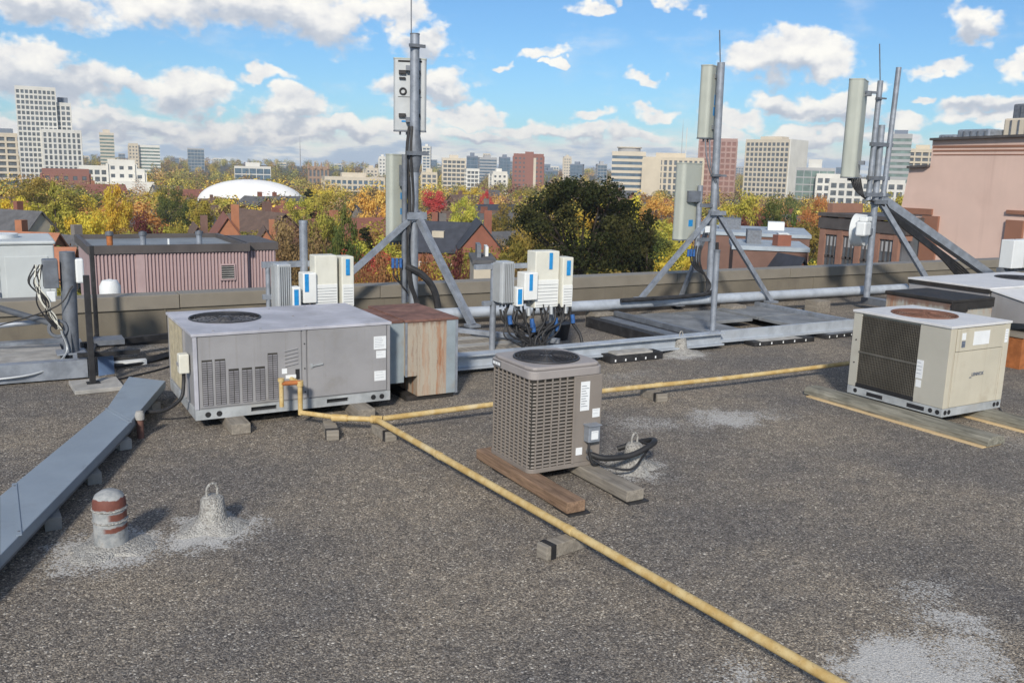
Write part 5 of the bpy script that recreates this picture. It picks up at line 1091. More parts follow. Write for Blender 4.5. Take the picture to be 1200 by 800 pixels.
def terr(t, w_, d, H):
    block(t, w_ / 2, w_ / 2 + 4, 0, d, 0, H - 4, 'wall', W_bright, M_glass, 3.2, 4); block(t, -w_ / 2 - 12, -w_ / 2 - .5, 4, d, 0, H - 2.5, 'grid', W_bright, M_glass, 3.2, 3)
    bx(-w_ / 2 + 1, w_ / 2 + 8, -6, -.4, 0, H - 8).build('podium', W_bright, t); bx(-w_ / 2 + 2, w_ / 2 - 1, -12, -6.2, 0, H - 12.5).build('podium', W_grey, t)
tower('white_midrise', 'bright white terraced mid-rise with podium left of the white dome', 128, 156, 192, 420, 'wall', W_bright, M_glass, 3.4, 3.6, 14, extra=terr)
tower('brick_lowrise', 'long low red brick block in front of the stepped white tower', 52, 100, 203, 360, 'wall', W_red, M_glass, 3.3, 3.2, 12)
tower('white_lowrise', 'low white building on columns above the white dome', 276, 316, 197, 620, 'glass', W_white, M_glassb, 4, 5, 16, extra=mech(W_white, .4, 3))
def turrets(t, w_, d, H):
    for x in (-w_ / 2, -2, 2, w_ / 2): MB().cyl((x, 0, H), (x, 0, H + 5), 1.4, 6, .1).build('turret', W_tan, t)
tower('brick_school', 'old tan brick building with pointed turrets on the tree line', 362, 384, 198, 620, 'pier', W_tan, M_glass, 5, 2.6, 12, extra=turrets)
# --- middle skyline
spec = [('white_slab', 'small white slab just behind the mast between the radio banks', 444, 452, 186, 900, 'wall', W_white, M_glass),
        ('slim_tower', 'slim white tower right behind the mast pole', 495, 504, 174, 1000, 'balcony', W_white, M_glassb),
        ('balcony_tower', 'cream balcony apartment tower in the middle skyline', 519, 545, 188, 700, 'balcony', W_pale, M_glass),
        ('glass_tower', 'dark blue-grey glass tower over a white base in the middle skyline', 547, 560, 185, 760, 'glass', W_blue, M_glassb),
        ('grey_tower', 'plain grey tower between blue glass towers in the middle skyline', 561, 583, 187, 950, 'band', W_grey, M_glassb),
        ('glass_tower', 'blue glass tower next to the red-brown brick tower', 585, 598, 186, 980, 'glass', W_blue, M_glassb),
        ('white_lowrise', 'small white building at the foot of the middle skyline', 576, 596, 204, 640, 'wall', W_bright, M_glass),
        ('white_block', 'white block under the dark blue-grey glass tower', 546, 562, 200, 690, 'balcony', W_bright, M_glass),
        ('blue_office', 'wide blue-grey office low on the horizon right of the brick tower', 637, 655, 201, 1000, 'glass', W_blue, M_glassb),
        ('spired_tower', 'pale slim tower with red top low on the horizon', 660, 669, 186, 1100, 'wall', W_pale, M_glass),
        ('blue_tower', 'dark blue tower peeking over the big dark green tree', 667, 683, 194, 1000, 'glass', W_blue, M_glassb),
        ('blue_tower', 'dark grey glass tower between the big tree and the office with curved roof', 699, 712, 194, 900, 'glass', W_grey, M_glassb),
        ('low_office', 'low pale block left of the mast between the radio banks', 428, 444, 199, 800, 'wall', W_pale, M_glass),
        ('pale_lowrise', 'long pale low building behind the orange trees', 380, 452, 210, 520, 'grid', W_pale, M_glassb),
        ('pale_lowrise', 'small pale low building by the pink-red tree', 494, 512, 204, 640, 'grid', W_cream, M_glass)]
for a in spec: tower(*a[:9], yaw=random.uniform(-.2, .2), depth=14, extra=mech(a[7], .4, 3) if 'block' not in a[0] else None)
fil = [(u, w_, v) for u, w_, v in ((462, 8, 192), (472, 9, 196), (508, 8, 189), (513, 7, 193), (570, 8, 182), (600, 6, 190), (641, 7, 194), (650, 9, 196), (688, 8, 199), (694, 7, 201), (420, 9, 197), (396, 8, 194), (330, 10, 193), (866, 9, 196), (984, 10, 196), (998, 9, 190), (100, 8, 186), (143, 7, 183), (205, 9, 188), (255, 8, 188))]
for i, (u, w_, v) in enumerate(fil): tower('distant_block', 'small pale block far off on the hazy horizon', u - w_ / 2, u + w_ / 2, v + (u - 600) * .004, 1250 + 40 * (i % 5), ('band', 'grid', 'glass')[i % 3], (W_pale, W_grey, W_blue, W_white)[i % 4], M_glassb, 3.4, 4, 14, group='distant blocks on the horizon')
def stair(t, w_, d, H):
    bx(-w_ * .12, w_ * .17, -1.2, -.25, 0, H + 3).build('stair_shaft', W_red, t); bx(w_ * .17, w_ * .26, -.9, -.25, 0, H - 1).build('pale_pier', W_pale, t)
tower('brick_tower', 'red-brown brick apartment tower with taller stair shaft in the middle skyline', 602, 636, 184, 620, 'wall', W_red, M_glass, 3, 3, 14, extra=stair)
def curved(t, w_, d, H):
    MB().cyl((0, d * .5, H + .8), (0, d * .5, H + 4), w_ * .34, 28).build('drum_roof', W_grey, t); MB().cyl((0, d * .5, H + 4), (0, d * .5, H + 4.6), w_ * .38, 28).build('roof_rim', W_pale, t)
tower('curved_office', 'grey glass office with round rooftop drum left of the cream office', 717, 755, 182, 560, 'band', W_pale, M_glassb, 3.6, 3.4, 20, extra=curved)
def creamx(t, w_, d, H):
    bx(-w_ / 2 - .6, -w_ * .20, -.8, -.25, 0, H + .5).build('blank_wall', W_cream, t); bx(-w_ * .3, w_ * .2, d * .3, d * .7, H + .9, H + 4).build('roof_plant', W_cream, t)
    MB().cyl((0.2 * w_, d * .5, H), (.2 * w_, d * .5, H + 19), .25, 6).build('roof_aerial', W_white, t); MB().box(-w_ / 2, w_ / 2, -.9, -.3, 2, 8).build('arcade', W_white, t)
tower('cream_office', 'cream office with blank end wall and roof aerial behind the tripod mast', 754, 822, 188, 540, 'pier', W_cream, M_glass, 3.4, 2.8, 20, extra=creamx)
tower('pink_tower', 'pinkish precast office tower gridded in pale lines behind the tripod mast', 818, 860, 167, 560, 'grid', W_pink, wm('pink_brown_spandrel', (0.24, 0.13, 0.11)), 3.3, 3.2, 16)
def endw(t, w_, d, H): bx(w_ / 2 + .3, w_ / 2 + 1.0, -.3, d + .3, 0, H + 1.4).build('end_wall', W_bright, t); bx(-w_ * .3, w_ * .2, d * .3, d * .7, H + .9, H + 3.2).build('roof_plant', W_pale, t)  # end wall colour brightened beyond the cream grid to show sunlight
tower('gridded_slab', 'large cream office slab with square window grid and bright end wall', 863, 930, 168, 520, 'grid', W_pale, M_glass, 2.9, 2.7, 22, yaw=-.45, extra=endw)
def stepg(t, w_, d, H):
    block(t, w_ * .05, w_ * .5 + 5, -4, -.4, 0, H - 3, 'grid', W_bright, M_glass, 3.2, 3.0); bx(-w_ * .2, w_ * .15, 2, d - 3, H + .8, H + 5).build('roof_plant', W_white, t)
tower('terraced_glass_block', 'stepped glass and white block beside the mast of the pink wall', 934, 976, 200, 430, 'glass', W_grey, M_glassg, 3.3, 3.2, 16, extra=stepg)
tower('green_glass_tower', 'green glass tower with dark crown behind the pipes of the mast', 1038, 1062, 163, 480, 'band', W_grey, M_glassg, 3.1, 3, 14, extra=mech(W_blue, .6, 3))
tower('cream_block', 'cream apartment block between the green glass tower and the pink wall', 1062, 1092, 179, 520, 'balcony', W_cream, M_glass, 3.1, 3.4, 14, extra=mech(W_cream, .5, 3))
tower('white_lowrise', 'low white block at the foot of the green glass tower', 976, 1056, 214, 380, 'grid', W_white, M_glass, 3.3, 3.2, 12)
for u, v, D, lab in ((352, 166, 1400, 'thin lattice radio tower on the horizon above the brick school'), (797, 148, 1300, 'thin lattice radio tower above the cream office')):
    b = base_at(u, D); t = thing('radio_tower', lab, 'tower', (b.x, b.y, ground_z(D))); h = z_at(u, v, D) - ground_z(D)
    MB().cyl((0, 0, 0), (0, 0, h), 1.0, 4, .35).build('shaft', W_grey, t); MB().cyl((0, 0, h), (0, 0, h + 6), .15, 4).build('aerial', W_grey, t)

# --- white arched sports dome
Dd = 300; b = base_at(284, Dd); dm = thing('sports_dome', 'long white arched sports dome among the autumn trees', 'dome', (b.x, b.y, G), CAMROT)
wd = 64 * Dd / F_PX; zb = z_at(284, 241, Dd) - G; zt_ = z_at(284, 210, Dd) - G; mb = MB(); vs = []; na, nb_ = 28, 12
for i in range(na + 1):
    a = PI * i / na
    for j in range(nb_ + 1):
        c = PI * j / nb_; sx = math.sin(a) ** 0.85 if 0 < i < na else 0.0
        vs.append((-wd * math.cos(a), 9 - 9 * math.cos(c) * sx + 0.0, zb + (zt_ - zb) * sx * math.sin(c) ** .8))
mb.add(vs, [(i * (nb_ + 1) + j, (i + 1) * (nb_ + 1) + j, (i + 1) * (nb_ + 1) + j + 1, i * (nb_ + 1) + j + 1) for i in range(na) for j in range(nb_)], True)
mb.build('membrane', wm('white_dome_fabric', (0.74, 0.74, 0.73), .03), dm); bx(-wd, wd, 1, 17, 0, zb).build('base_wall', W_pale, dm)

# ------------------------------------------------------------------ pink stepped wall and brown arcade on the right
def onS(u, v, s):
    d = ray(u, v); p = Vector((0, 0, EYE)) + d * (s / d.x); return p.y, p.z
M_pink = mat('salmon_stucco', (0.66, 0.475, 0.395), 0.9, 0, 0.06, 0.35, 0.15, 30, (0.57, 0.395, 0.325), 0.45, 0.5, 0.28, (0.44, 0.29, 0.24), ss=2.2)
M_brownst = mat('brown_stucco_trim', (0.27, 0.13, 0.085), 0.9, 0, 0.08, 0.5, 0.15, 30)
SP = 40.0
pk = thing('pink_building', 'large salmon pink stuccoed building with stepped roofline and brown frames', 'building', (SP, 24, G))
def yz(u, v): y, z = onS(u, v, SP); return (y - 24, z - G)
prof = [(yz(1300, 157)[0], 0), yz(1300, 157), yz(1093, 165), yz(1090, 196), yz(1066, 197.5), yz(1056, 243), (yz(1056, 243)[0], 0)]
n = len(prof); vs = [(0, *p) for p in prof] + [(14, *p) for p in prof]
MB().add(vs, [tuple(range(n)), tuple(range(2 * n - 1, n - 1, -1))] + [(k, n + k, n + (k + 1) % n, (k + 1) % n) for k in range(n)]).build('stepped_wall', M_pink, pk)
def coping(p, q, d_=0.25):
    MB().bar((6.9, p[0], p[1] + .06), (6.9, q[0], q[1] + .06), 14.3, 0.11).build('coping', M_fascia, pk)
coping(prof[1], prof[2]); coping(prof[3], prof[4])
def patch(name, u0, v0, u1, v1, m, t=0.12):
    (ya, za), (yb, zb_) = yz(u0, v0), yz(u1, v1)
    return bx(-t, -.005, min(ya, yb), max(ya, yb), min(za, zb_), max(za, zb_)).build(name, m, pk)
patch('frame_lintel', 1056, 243, 1093, 252, M_brownst); patch('frame_post', 1083, 252.5, 1093, 330, M_brownst, .14)
patch('frame_lintel', 1181, 246, 1300, 257, M_brownst); patch('frame_post', 1181, 257.5, 1192, 330, M_brownst, .14)
for v in (171, 176, 181): patch('stucco_groove', 1094, v, 1300, v + .6, M_brownst, .02)
# roof plant on the pink building
for (u0, u1, vt, vb, m, dx) in ((1122, 1158, 152, 166, M_galv, 3), (1177, 1215, 139, 165, W_pale, 4), (1188, 1230, 122, 166, M_galvd, 7), (1100, 1118, 158, 168, M_galv, 10)):
    (ya, za), (yb, zb_) = [(q[0] - 24, q[1] - G) for q in (onS(u0, vt, SP + dx), onS(u1, vb, SP + dx))]
    o = bx(dx, dx + 3, yb, ya, zb_ - .6, za).build('roof_plant', m, pk, bevel=.08)
    for k in range(4): bx(dx - .05, dx, yb + (ya - yb) * (.1 + .22 * k), yb + (ya - yb) * (.1 + .22 * k) + .06, zb_ - .3, za - .1).build('plant_rib', M_galvd, o)
SB = 38.6
def yb_(u, v): y, z = onS(u, v, SB); return y, z - G
br = thing('brown_arcade', 'brown brick building with tall dark windows between piers left of the pink wall', 'building', (SB, 0, G))
y0, z0 = yb_(1058, 255); y1, z1 = yb_(962, 255)
bx(0.2, 9, y0, y1, 0, z1 - .3).build('wall', mat('dark_window_glass', (0, 0, 0)), br)
M_brk = mat('brown_pink_brick', (0.265, 0.145, 0.105), .9, 0, .12, 1.2, .1, 40, (.18, .09, .07), .4, 2)
for u in (963, 983.5, 1005, 1027, 1050): ya, _ = yb_(u + 3.2, 280); yb2, _ = yb_(u - 3.2, 280); bx(0, .22, ya, yb2, 0, z1 + .1).build('brick_pier', M_brk, br)
bx(-.05, .64, y0 - .3, y1 + .1, z1 - .55, z1 + .02).build('dark_fascia', M_fascia, br); bx(-.12, 9, y0 - .3, y1 + .1, z1 + .1, z1 + .28).build('roof_slab', M_fascia, br); bx(.02, .63, y0 - .2, y1, z1 - .85, z1 - .56).build('lintel', M_brk, br)
us = (963, 983.5, 1005, 1027, 1050)
for a, b_ in zip(us[:-1], us[1:]):
    ya, _ = yb_(b_ - 3.2, 280); yc, _ = yb_(a + 3.2, 280)
    wn = bx(.12, .19, ya, yc, z1 - 4.6, z1 - .86).build('window', M_glass, br)
    for k in (1, 2): yy = ya + (yc - ya) * k / 3; bx(.08, .12, yy - .05, yy + .05, z1 - 4.6, z1 - .86).build('mullion', M_fascia, wn)
    for z in (z1 - 2.0, z1 - 3.2): bx(.08, .12, ya, yc, z - .06, z + .06).build('mullion', M_fascia, wn)
    bx(.10, .119, ya + .1, yc - .1, z1 - 1.45, z1 - .95).build('blind', W_grey, wn)
bx(.6, 3, yb_(967, 240)[0], yb_(961, 240)[0], 0, yb_(964, 238)[1]).build('chimney', M_brk, br)
tag(bx(-2, 2, -2, 2, 0, 13.3).build('brick_pillar_block', M_brk, None, (base_at(945, 52).x, base_at(945, 52).y, G), CAMROT), 'narrow brown brick block left of the brown arcade', 'building') if False else None

# ------------------------------------------------------------------ houses
RED = mat('house_red_brick', (0.235, 0.095, 0.065), .9, 0, .15, .6, .1, 20); ORB = mat('house_orange_brick', (0.36, 0.155, 0.085), .9, 0, .12, .6, .1, 20); CRM = mat('house_cream_render', (.48, .43, .34), .85, 0, .08, .5); GRB = mat('house_grey_brick', (.20, .18, .165), .9, 0, .15, .6); BRN = mat('house_brown_brick', (.17, .10, .08), .9, 0, .15, .6)
RF_GREY = mat('grey_shingles', (.105, .105, .11), .9, 0, .2, 1.2, .2, 12); RF_BRN = mat('brown_shingles', (.13, .085, .065), .9, 0, .2, 1.2, .2, 12); RF_ORG = mat('orange_roof_tiles', (.36, .155, .09), .9, 0, .15, 1.2, .2, 12); RF_SLATE = mat('blue_black_slate', (.045, .05, .065), .8, 0, .2, 1.2, .2, 12); RF_RED = mat('red_brown_shingles', (.22, .09, .065), .9, 0, .15, 1.2, .2, 12); RF_BLUE = mat('blue_grey_sheet_roof', (.34, .39, .44), .6, 0, .15, .8)
def house(label, pos, rz, w_, d_, hw, hr, wall, roof, chim=True, group=None, name='house', flat=False, dormer=False):
    t = thing(name, label, 'house', pos, rz, group)
    if flat:
        bx(-w_ / 2, w_ / 2, -d_ / 2, d_ / 2, 0, hw).build('wall', wall, t)
        r = bx(-w_ / 2 - .1, w_ / 2 + .1, -d_ / 2 - .1, d_ / 2 + .1, hw, hw + .25).build('roof', roof, t)
        MB().box(-w_ * .3, -w_ * .1, -1, 1, hw + .25, hw + 1.1).build('roof_vent', M_galvd, r); MB().box(w_ * .15, w_ * .3, 0, 1.6, hw + .25, hw + .9).build('roof_vent', M_white, r)
    else:
        vs = [(-w_ / 2, -d_ / 2, 0), (w_ / 2, -d_ / 2, 0), (w_ / 2, d_ / 2, 0), (-w_ / 2, d_ / 2, 0), (-w_ / 2, -d_ / 2, hw), (w_ / 2, -d_ / 2, hw), (w_ / 2, d_ / 2, hw), (-w_ / 2, d_ / 2, hw), (0, -d_ / 2, hw + hr), (0, d_ / 2, hw + hr)]
        MB().add(vs, [(0, 1, 5, 8, 4), (2, 3, 7, 9, 6), (1, 2, 6, 5), (3, 0, 4, 7)]).build('wall', wall, t)
        e = .35; k = hr / (w_ / 2); a = (w_ / 2 + e); zl = hw - e * k + .05; zr = hw + hr + .05; y = d_ / 2 + .3
        vs = [(-a, -y, zl), (0, -y, zr), (a, -y, zl), (-a, y, zl), (0, y, zr), (a, y, zl), (-a, -y, zl + .16), (0, -y, zr + .16), (a, -y, zl + .16), (-a, y, zl + .16), (0, y, zr + .16), (a, y, zl + .16)]
        r = MB().add(vs, [(6, 7, 10, 9), (7, 8, 11, 10), (0, 3, 4, 1), (1, 4, 5, 2), (0, 1, 7, 6), (1, 2, 8, 7), (3, 9, 10, 4), (4, 10, 11, 5), (0, 6, 9, 3), (2, 5, 11, 8)]).build('roof', roof, t)
        if chim: bx(w_ * .16, w_ * .16 + .9, d_ * .1, d_ * .1 + .7, hw + hr * .4, hw + hr + 1.2).build('chimney', wall if wall is not CRM else RED, r)
        if dormer: MB().box(-w_ * .30, -w_ * .1, -.7, .7, hw + hr * .35, hw + hr * .72).build('dormer', CRM, r)
    wf = None
    for z in ([1.1, 4.2, 7.3, 10.3] if hw > 9 else [1.1, 4.0]):
        if z + 1.5 > hw + (0 if flat else 0.5): continue
        for x in (-w_ * .27, w_ * .12):
            wn = bx(x, x + 1.2, -d_ / 2 - .04, -d_ / 2 - .002, z, z + 1.5).build('window', W_bright, t); bx(x + .1, x + 1.1, -d_ / 2 - .06, -d_ / 2 - .042, z + .1, z + 1.4).build('pane', M_glass, wn)
        for y in (-d_ * .28, d_ * .12):
            for s in (-1, 1):
                xa = s * (w_ / 2 + .002); xb = s * (w_ / 2 + .04); wn = bx(min(xa, xb), max(xa, xb), y, y + 1.1, z, z + 1.5).build('window', W_bright, t)
                xa = s * (w_ / 2 + .042); xb = s * (w_ / 2 + .06); bx(min(xa, xb), max(xa, xb), y + .1, y + 1.0, z + .1, z + 1.4).build('pane', M_glass, wn)
    return t
def put_house(label, u, vridge, D, wpx, rz, wall, roof, hr=None, depth=9, flat=False, **kw):
    b = base_at(u, D); w_ = wpx * D / F_PX; H = z_at(u, vridge, D) - G; hr = 0 if flat else (hr or w_ * .32)
    return house(label, (b.x, b.y, G), rz, w_, depth, H - hr, hr, wall, roof, flat=flat, **kw)
put_house('orange tiled gable house nearest beyond the white air handler', 20, 272, 85, 70, CAMROT + 1.45, ORB, RF_ORG, 3.0, 7)
put_house('low orange roofed house wing beside the white air handler', 50, 290, 78, 50, CAMROT + 1.72, ORB, RF_ORG, 2.0, 4)
put_house('grey roofed house with pale gable left of the olive conifer', 12, 246, 115, 70, CAMROT + 1.2, CRM, RF_GREY, 4.0, 9)
put_house('grey roofed house directly behind the mauve penthouse corner', 80, 276, 95, 50, CAMROT + 1.0, GRB, RF_GREY, 2.5, 9)
put_house('bright orange brick gabled house above the penthouse flues', 262, 251, 105, 44, CAMROT + .35, ORB, RF_RED, 3.2, 12)
put_house('brown brick gabled house beside the bright orange one', 226, 262, 118, 40, CAMROT + .4, BRN, RF_BRN, 3.2, 10)
put_house('small orange brick house with tall chimney behind the rusty orange trees', 308, 266, 125, 34, CAMROT + .3, ORB, RF_BRN, 3, 9)
put_house('long slate roofed house with red chimney behind the maroon tree', 518, 260, 108, 66, CAMROT + 1.45, RED, RF_SLATE, 3.0, 7, dormer=True)
put_house('red brick house with slate roof next to the long slate roofed one', 562, 258, 104, 44, CAMROT + .1, RED, RF_SLATE, 2.6, 10)
put_house('pale flat garage under the radio boxes of the condenser bank', 567, 303, 60, 24, CAMROT + .1, CRM, RF_GREY, flat=True, depth=5)
put_house('long brown flat block with blue-grey sheet roof behind the tripod mast', 885, 271, 74, 122, CAMROT - .25, BRN, RF_BLUE, flat=True, depth=10)
put_house('second lower brown flat block with blue-grey roof by the post', 905, 288, 58, 80, CAMROT - .2, BRN, RF_BLUE, flat=True, depth=6)
put_house('small dark gabled house in front of the blue-grey sheet roof', 918, 298, 55, 34, CAMROT + .2, RED, RF_SLATE, 1.6, 6)
random.seed(11)
kinds = [(RED, RF_GREY, 'red brick gabled house with grey roof among the autumn trees'), (BRN, RF_BRN, 'brown brick gabled house with brown roof among the autumn trees'), (CRM, RF_GREY, 'cream rendered house with grey roof among the autumn trees'), (ORB, RF_RED, 'orange brick house with red roof among the autumn trees'), (GRB, RF_SLATE, 'grey brick house with slate roof among the autumn trees')]
HOUSES = []; protos = []
for i, (wa, ro, lab) in enumerate(kinds):
    protos.append(house(lab, (0, 0, G), 0, 8, 11, 6.2, 3.4, wa, ro, group='houses among the trees'))
cnt = [0] * 5; tries = 0
while len(HOUSES) < 95 and tries < 2000:
    tries += 1; D = 1 / random.uniform(1 / 420, 1 / 135); u = random.uniform(-60, 1090); b = base_at(u, D)
    if any((b - h).length < 14 for h in HOUSES) or (880 < u and D < 150): continue
    k = random.choices(range(5), (4, 3, 3, 2, 2))[0]; HOUSES.append(b); o = protos[k] if cnt[k] == 0 else copy_tree(protos[k]); cnt[k] += 1
    o.location = (b.x, b.y, G); o.rotation_euler.z = random.choice((0.2, 0.2 + PI / 2)) + random.uniform(-.05, .05); s = random.uniform(.85, 1.25); o.scale = (s, s * random.uniform(.9, 1.3), s)

# ------------------------------------------------------------------ trees
def leaf_mat(name, c1, c2, c3, tr=0.42):
    m = bpy.data.materials.new(name); m.use_nodes = True; w = NT(m.node_tree); w.n.clear()
    at_ = w.new('ShaderNodeAttribute', attribute_name='lv').outputs['Fac']; oi = w.new('ShaderNodeObjectInfo').outputs['Random']
    c = w.ramp(at_, [(0.0, c1), (0.5, c2), (1.0, c3)])
    hsv = w.new('ShaderNodeHueSaturation'); w.put(hsv.inputs['Color'], c); w.put(hsv.inputs['Hue'], w.math('ADD', 0.482, w.math('MULTIPLY', oi, 0.036))); w.put(hsv.inputs['Value'], w.math('ADD', 0.85, w.math('MULTIPLY', oi, 0.35)))
    d = w.new('ShaderNodeBsdfDiffuse'); t = w.new('ShaderNodeBsdfTranslucent'); w.put(d.inputs[0], hsv.outputs[0]); w.put(t.inputs[0], hsv.outputs[0])
    mx = w.new('ShaderNodeMixShader'); mx.inputs[0].default_value = tr; w.l.new(d.outputs[0], mx.inputs[1]); w.l.new(t.outputs[0], mx.inputs[2])
    o = w.new('ShaderNodeOutputMaterial'); w.l.new(mx.outputs[0], o.inputs[0]); return m
BOOST = 1.75
PAL = {'gold': ((.44, .27, .012), (.56, .37, .025), (.42, .31, .03)), 'olive': ((.11, .11, .022), (.20, .17, .03), (.28, .20, .035)), 'green': ((.045, .075, .02), (.085, .11, .028), (.15, .15, .035)),
       'dark': ((.026, .034, .014), (.046, .052, .02), (.10, .09, .034)), 'orange': ((.33, .155, .04), (.42, .215, .05), (.40, .26, .065)), 'rust': ((.17, .075, .03), (.25, .115, .045), (.22, .13, .05)),
       'maroon': ((.06, .018, .018), (.11, .032, .03), (.15, .06, .04)), 'red': ((.38, .045, .035), (.46, .09, .06), (.36, .10, .05)), 'lime': ((.22, .22, .025), (.32, .29, .035), (.38, .30, .05)), 'brown': ((.12, .075, .035), (.18, .11, .05), (.22, .15, .07))}
PAL = {k: (v if k == 'dark' else tuple(tuple(min(.75, (x * .9 + .1 * sum(c) / 3) * BOOST) for x in c) for c in v)) for k, v in PAL.items()}
LM = {k: leaf_mat('leaves_' + k, *v) for k, v in PAL.items()}
M_bark = mat('bark', (.06, .045, .035), .95, 0, .3, 2)
def leaf_mesh(name, pts, nrm, size, lv, m):
    n = len(pts); t = rng.normal(size=(n, 3)); t -= nrm * np.sum(t * nrm, 1, keepdims=True); t /= np.linalg.norm(t, axis=1, keepdims=True); b = np.cross(nrm, t)
    s = (size * rng.uniform(.6, 1.25, n))[:, None]; a = s * .5; q = s * .5 * rng.uniform(.6, 1.0, n)[:, None]; k = s * rng.uniform(-.18, .18, n)[:, None] * nrm
    V = np.stack([pts - t * a + k, pts - b * q, pts + t * a + k, pts + b * q], 1).reshape(-1, 3)
    me = bpy.data.meshes.new(name); me.vertices.add(4 * n); me.vertices.foreach_set('co', V.astype(np.float32).ravel())
    me.loops.add(4 * n); me.loops.foreach_set('vertex_index', np.arange(4 * n, dtype=np.int32)); me.polygons.add(n); me.polygons.foreach_set('loop_start', np.arange(0, 4 * n, 4, dtype=np.int32))
    try: me.polygons.foreach_set('loop_total', np.full(n, 4, dtype=np.int32))
    except Exception: pass
    me.update(calc_edges=True); at_ = me.attributes.new('lv', 'FLOAT', 'FACE'); at_.data.foreach_set('value', lv.astype(np.float32)); me.materials.append(m); return me
def crown_points(kindc, h, r, nclump, nleaf, cs):
    """clumps of leaves spread through the crown; returns points and outward normals"""
    cz0 = h * (.26 if kindc != 'conifer' else .08); C_ = []
    while len(C_) < nclump:
        if kindc == 'conifer':
            t = rng.random() ** .8; rad = r * (1 - t) + .25; a = rng.uniform(0, 2 * PI); q = rad * rng.uniform(.5, 1.0); C_.append((q * math.cos(a), q * math.sin(a), cz0 + t * (h - cz0), cs * (1.05 - .6 * t)))
        else:
            p = rng.uniform(-1, 1, 3); l = np.linalg.norm(p)
            if l > 1 or l < (.6 if kindc == 'round' else .35): continue
            zz = p[2]; lob = 1.1 if kindc == 'round' else 1 + .18 * math.sin(3 * math.atan2(p[1], p[0]) + 1.3 * zz * 3 + h)
            C_.append((p[0] * r * lob * .86, p[1] * r * lob * .86, cz0 + (h - cz0) * (.5 + .47 * zz), cs * rng.uniform(.55, 1.2)))
    C_ = np.array(C_); idx = rng.integers(0, nclump, nleaf); v = rng.normal(size=(nleaf, 3)); v /= np.linalg.norm(v, axis=1, keepdims=True)
    rad = rng.random(nleaf) ** .45; P = C_[idx, :3] + v * rad[:, None] * C_[idx, 3:4] * np.array([1, 1, .72 if kindc != 'conifer' else .4])
    nr = v + rng.normal(size=(nleaf, 3)) * .55 + np.array([0, 0, .35]); nr /= np.linalg.norm(nr, axis=1, keepdims=True); return P, nr, C_, idx
def trunk(h, r, kindc, C_, nl=9):
    mb = MB(); top = h * (.62 if kindc != 'conifer' else .93); r0 = .028 * h; pts = [(0, 0, -.2), (.12, .05, top * .4), (0, -.1, top)]
    for a, b, ra, rb in ((pts[0], pts[1], r0, r0 * .75), (pts[1], pts[2], r0 * .75, r0 * .3)): mb.cyl(a, b, ra, 8, rb)
    if kindc != 'conifer':
        for k in range(min(nl, len(C_))):
            c = C_[k]; z0 = h * rng.uniform(.2, .5); m_ = Vector((c[0] * .45, c[1] * .45, (z0 + c[2]) / 2 + .3)); mb.cyl((0, 0, z0), m_, r0 * .42, 6, r0 * .26); mb.cyl(m_, c[:3], r0 * .26, 5, r0 * .1)
    return mb
PROTO = {}
def proto(key, kindc, h, r, nclump, nleaf, size, cs, nl=9):
    P, nr, C_, idx = crown_points(kindc, h, r, nclump, nleaf, cs); cl = rng.random(nclump)[idx]; lv = np.clip(.72 * cl + .28 * rng.random(nleaf), 0, 1)
    me = leaf_mesh('crown', P, nr, size, lv, LM['gold']); tr = trunk(h, r, kindc, C_, nl); tm = bpy.data.meshes.new('trunk'); tm.from_pydata([tuple(v) for v in tr.v], [], tr.f); tm.materials.append(M_bark); tm.polygons.foreach_set('use_smooth', tr.sm)
    PROTO[key] = (me, tm, h, r)
proto('broadA', 'broad', 11, 5.2, 46, 7500, .29, 1.5); proto('broadB', 'broad', 11, 4.6, 38, 6800, .29, 1.5); proto('broadC', 'broad', 10, 5.6, 52, 7500, .29, 1.35)
proto('tallA', 'broad', 13, 3.9, 40, 7000, .29, 1.4); proto('tallB', 'broad', 12, 3.4, 34, 6200, .29, 1.3); proto('conifer', 'conifer', 12, 2.9, 90, 4200, .34, .95); proto('sparse', 'broad', 8, 3.6, 60, 4600, .22, 1.0, 26)
proto('giant', 'round', 19, 7.6, 170, 34000, .30, 1.7, 24); proto('roundA', 'broad', 9, 4.6, 60, 6500, .30, 1.15)
TREES = []
def tree(label, pos, key, cls, sx, sz, group=None, nm='tree'):
    me, tm, h, r = PROTO[key]; t = thing(nm, label, 'tree', pos, random.uniform(0, 6.28), group); t.scale = (sx, sx, sz)
    c = bpy.data.objects.new('crown', me); C.objects.link(c); c.parent = t; c.material_slots[0].link = 'OBJECT'; c.material_slots[0].material = LM[cls]
    k = bpy.data.objects.new('trunk', tm); C.objects.link(k); k.parent = t; return t
PROT = [(222, 345, 206, 229, 325), (112, 172, 190, 221, 400), (235, 290, 250, 282, 104), (490, 580, 254, 290, 99), (838, 945, 268, 312, 74), (0, 66, 262, 300, 84), (602, 636, 180, 214, 600), (716, 860, 170, 224, 500), (873, 976, 165, 226, 420), (25, 92, 105, 204, 400), (275, 318, 192, 206, 600), (362, 385, 192, 209, 600), (517, 600, 186, 214, 600), (296, 322, 264, 285, 124), (0, 40, 246, 262, 114), (1035, 1090, 157, 208, 400), (380, 452, 208, 214, 500)]
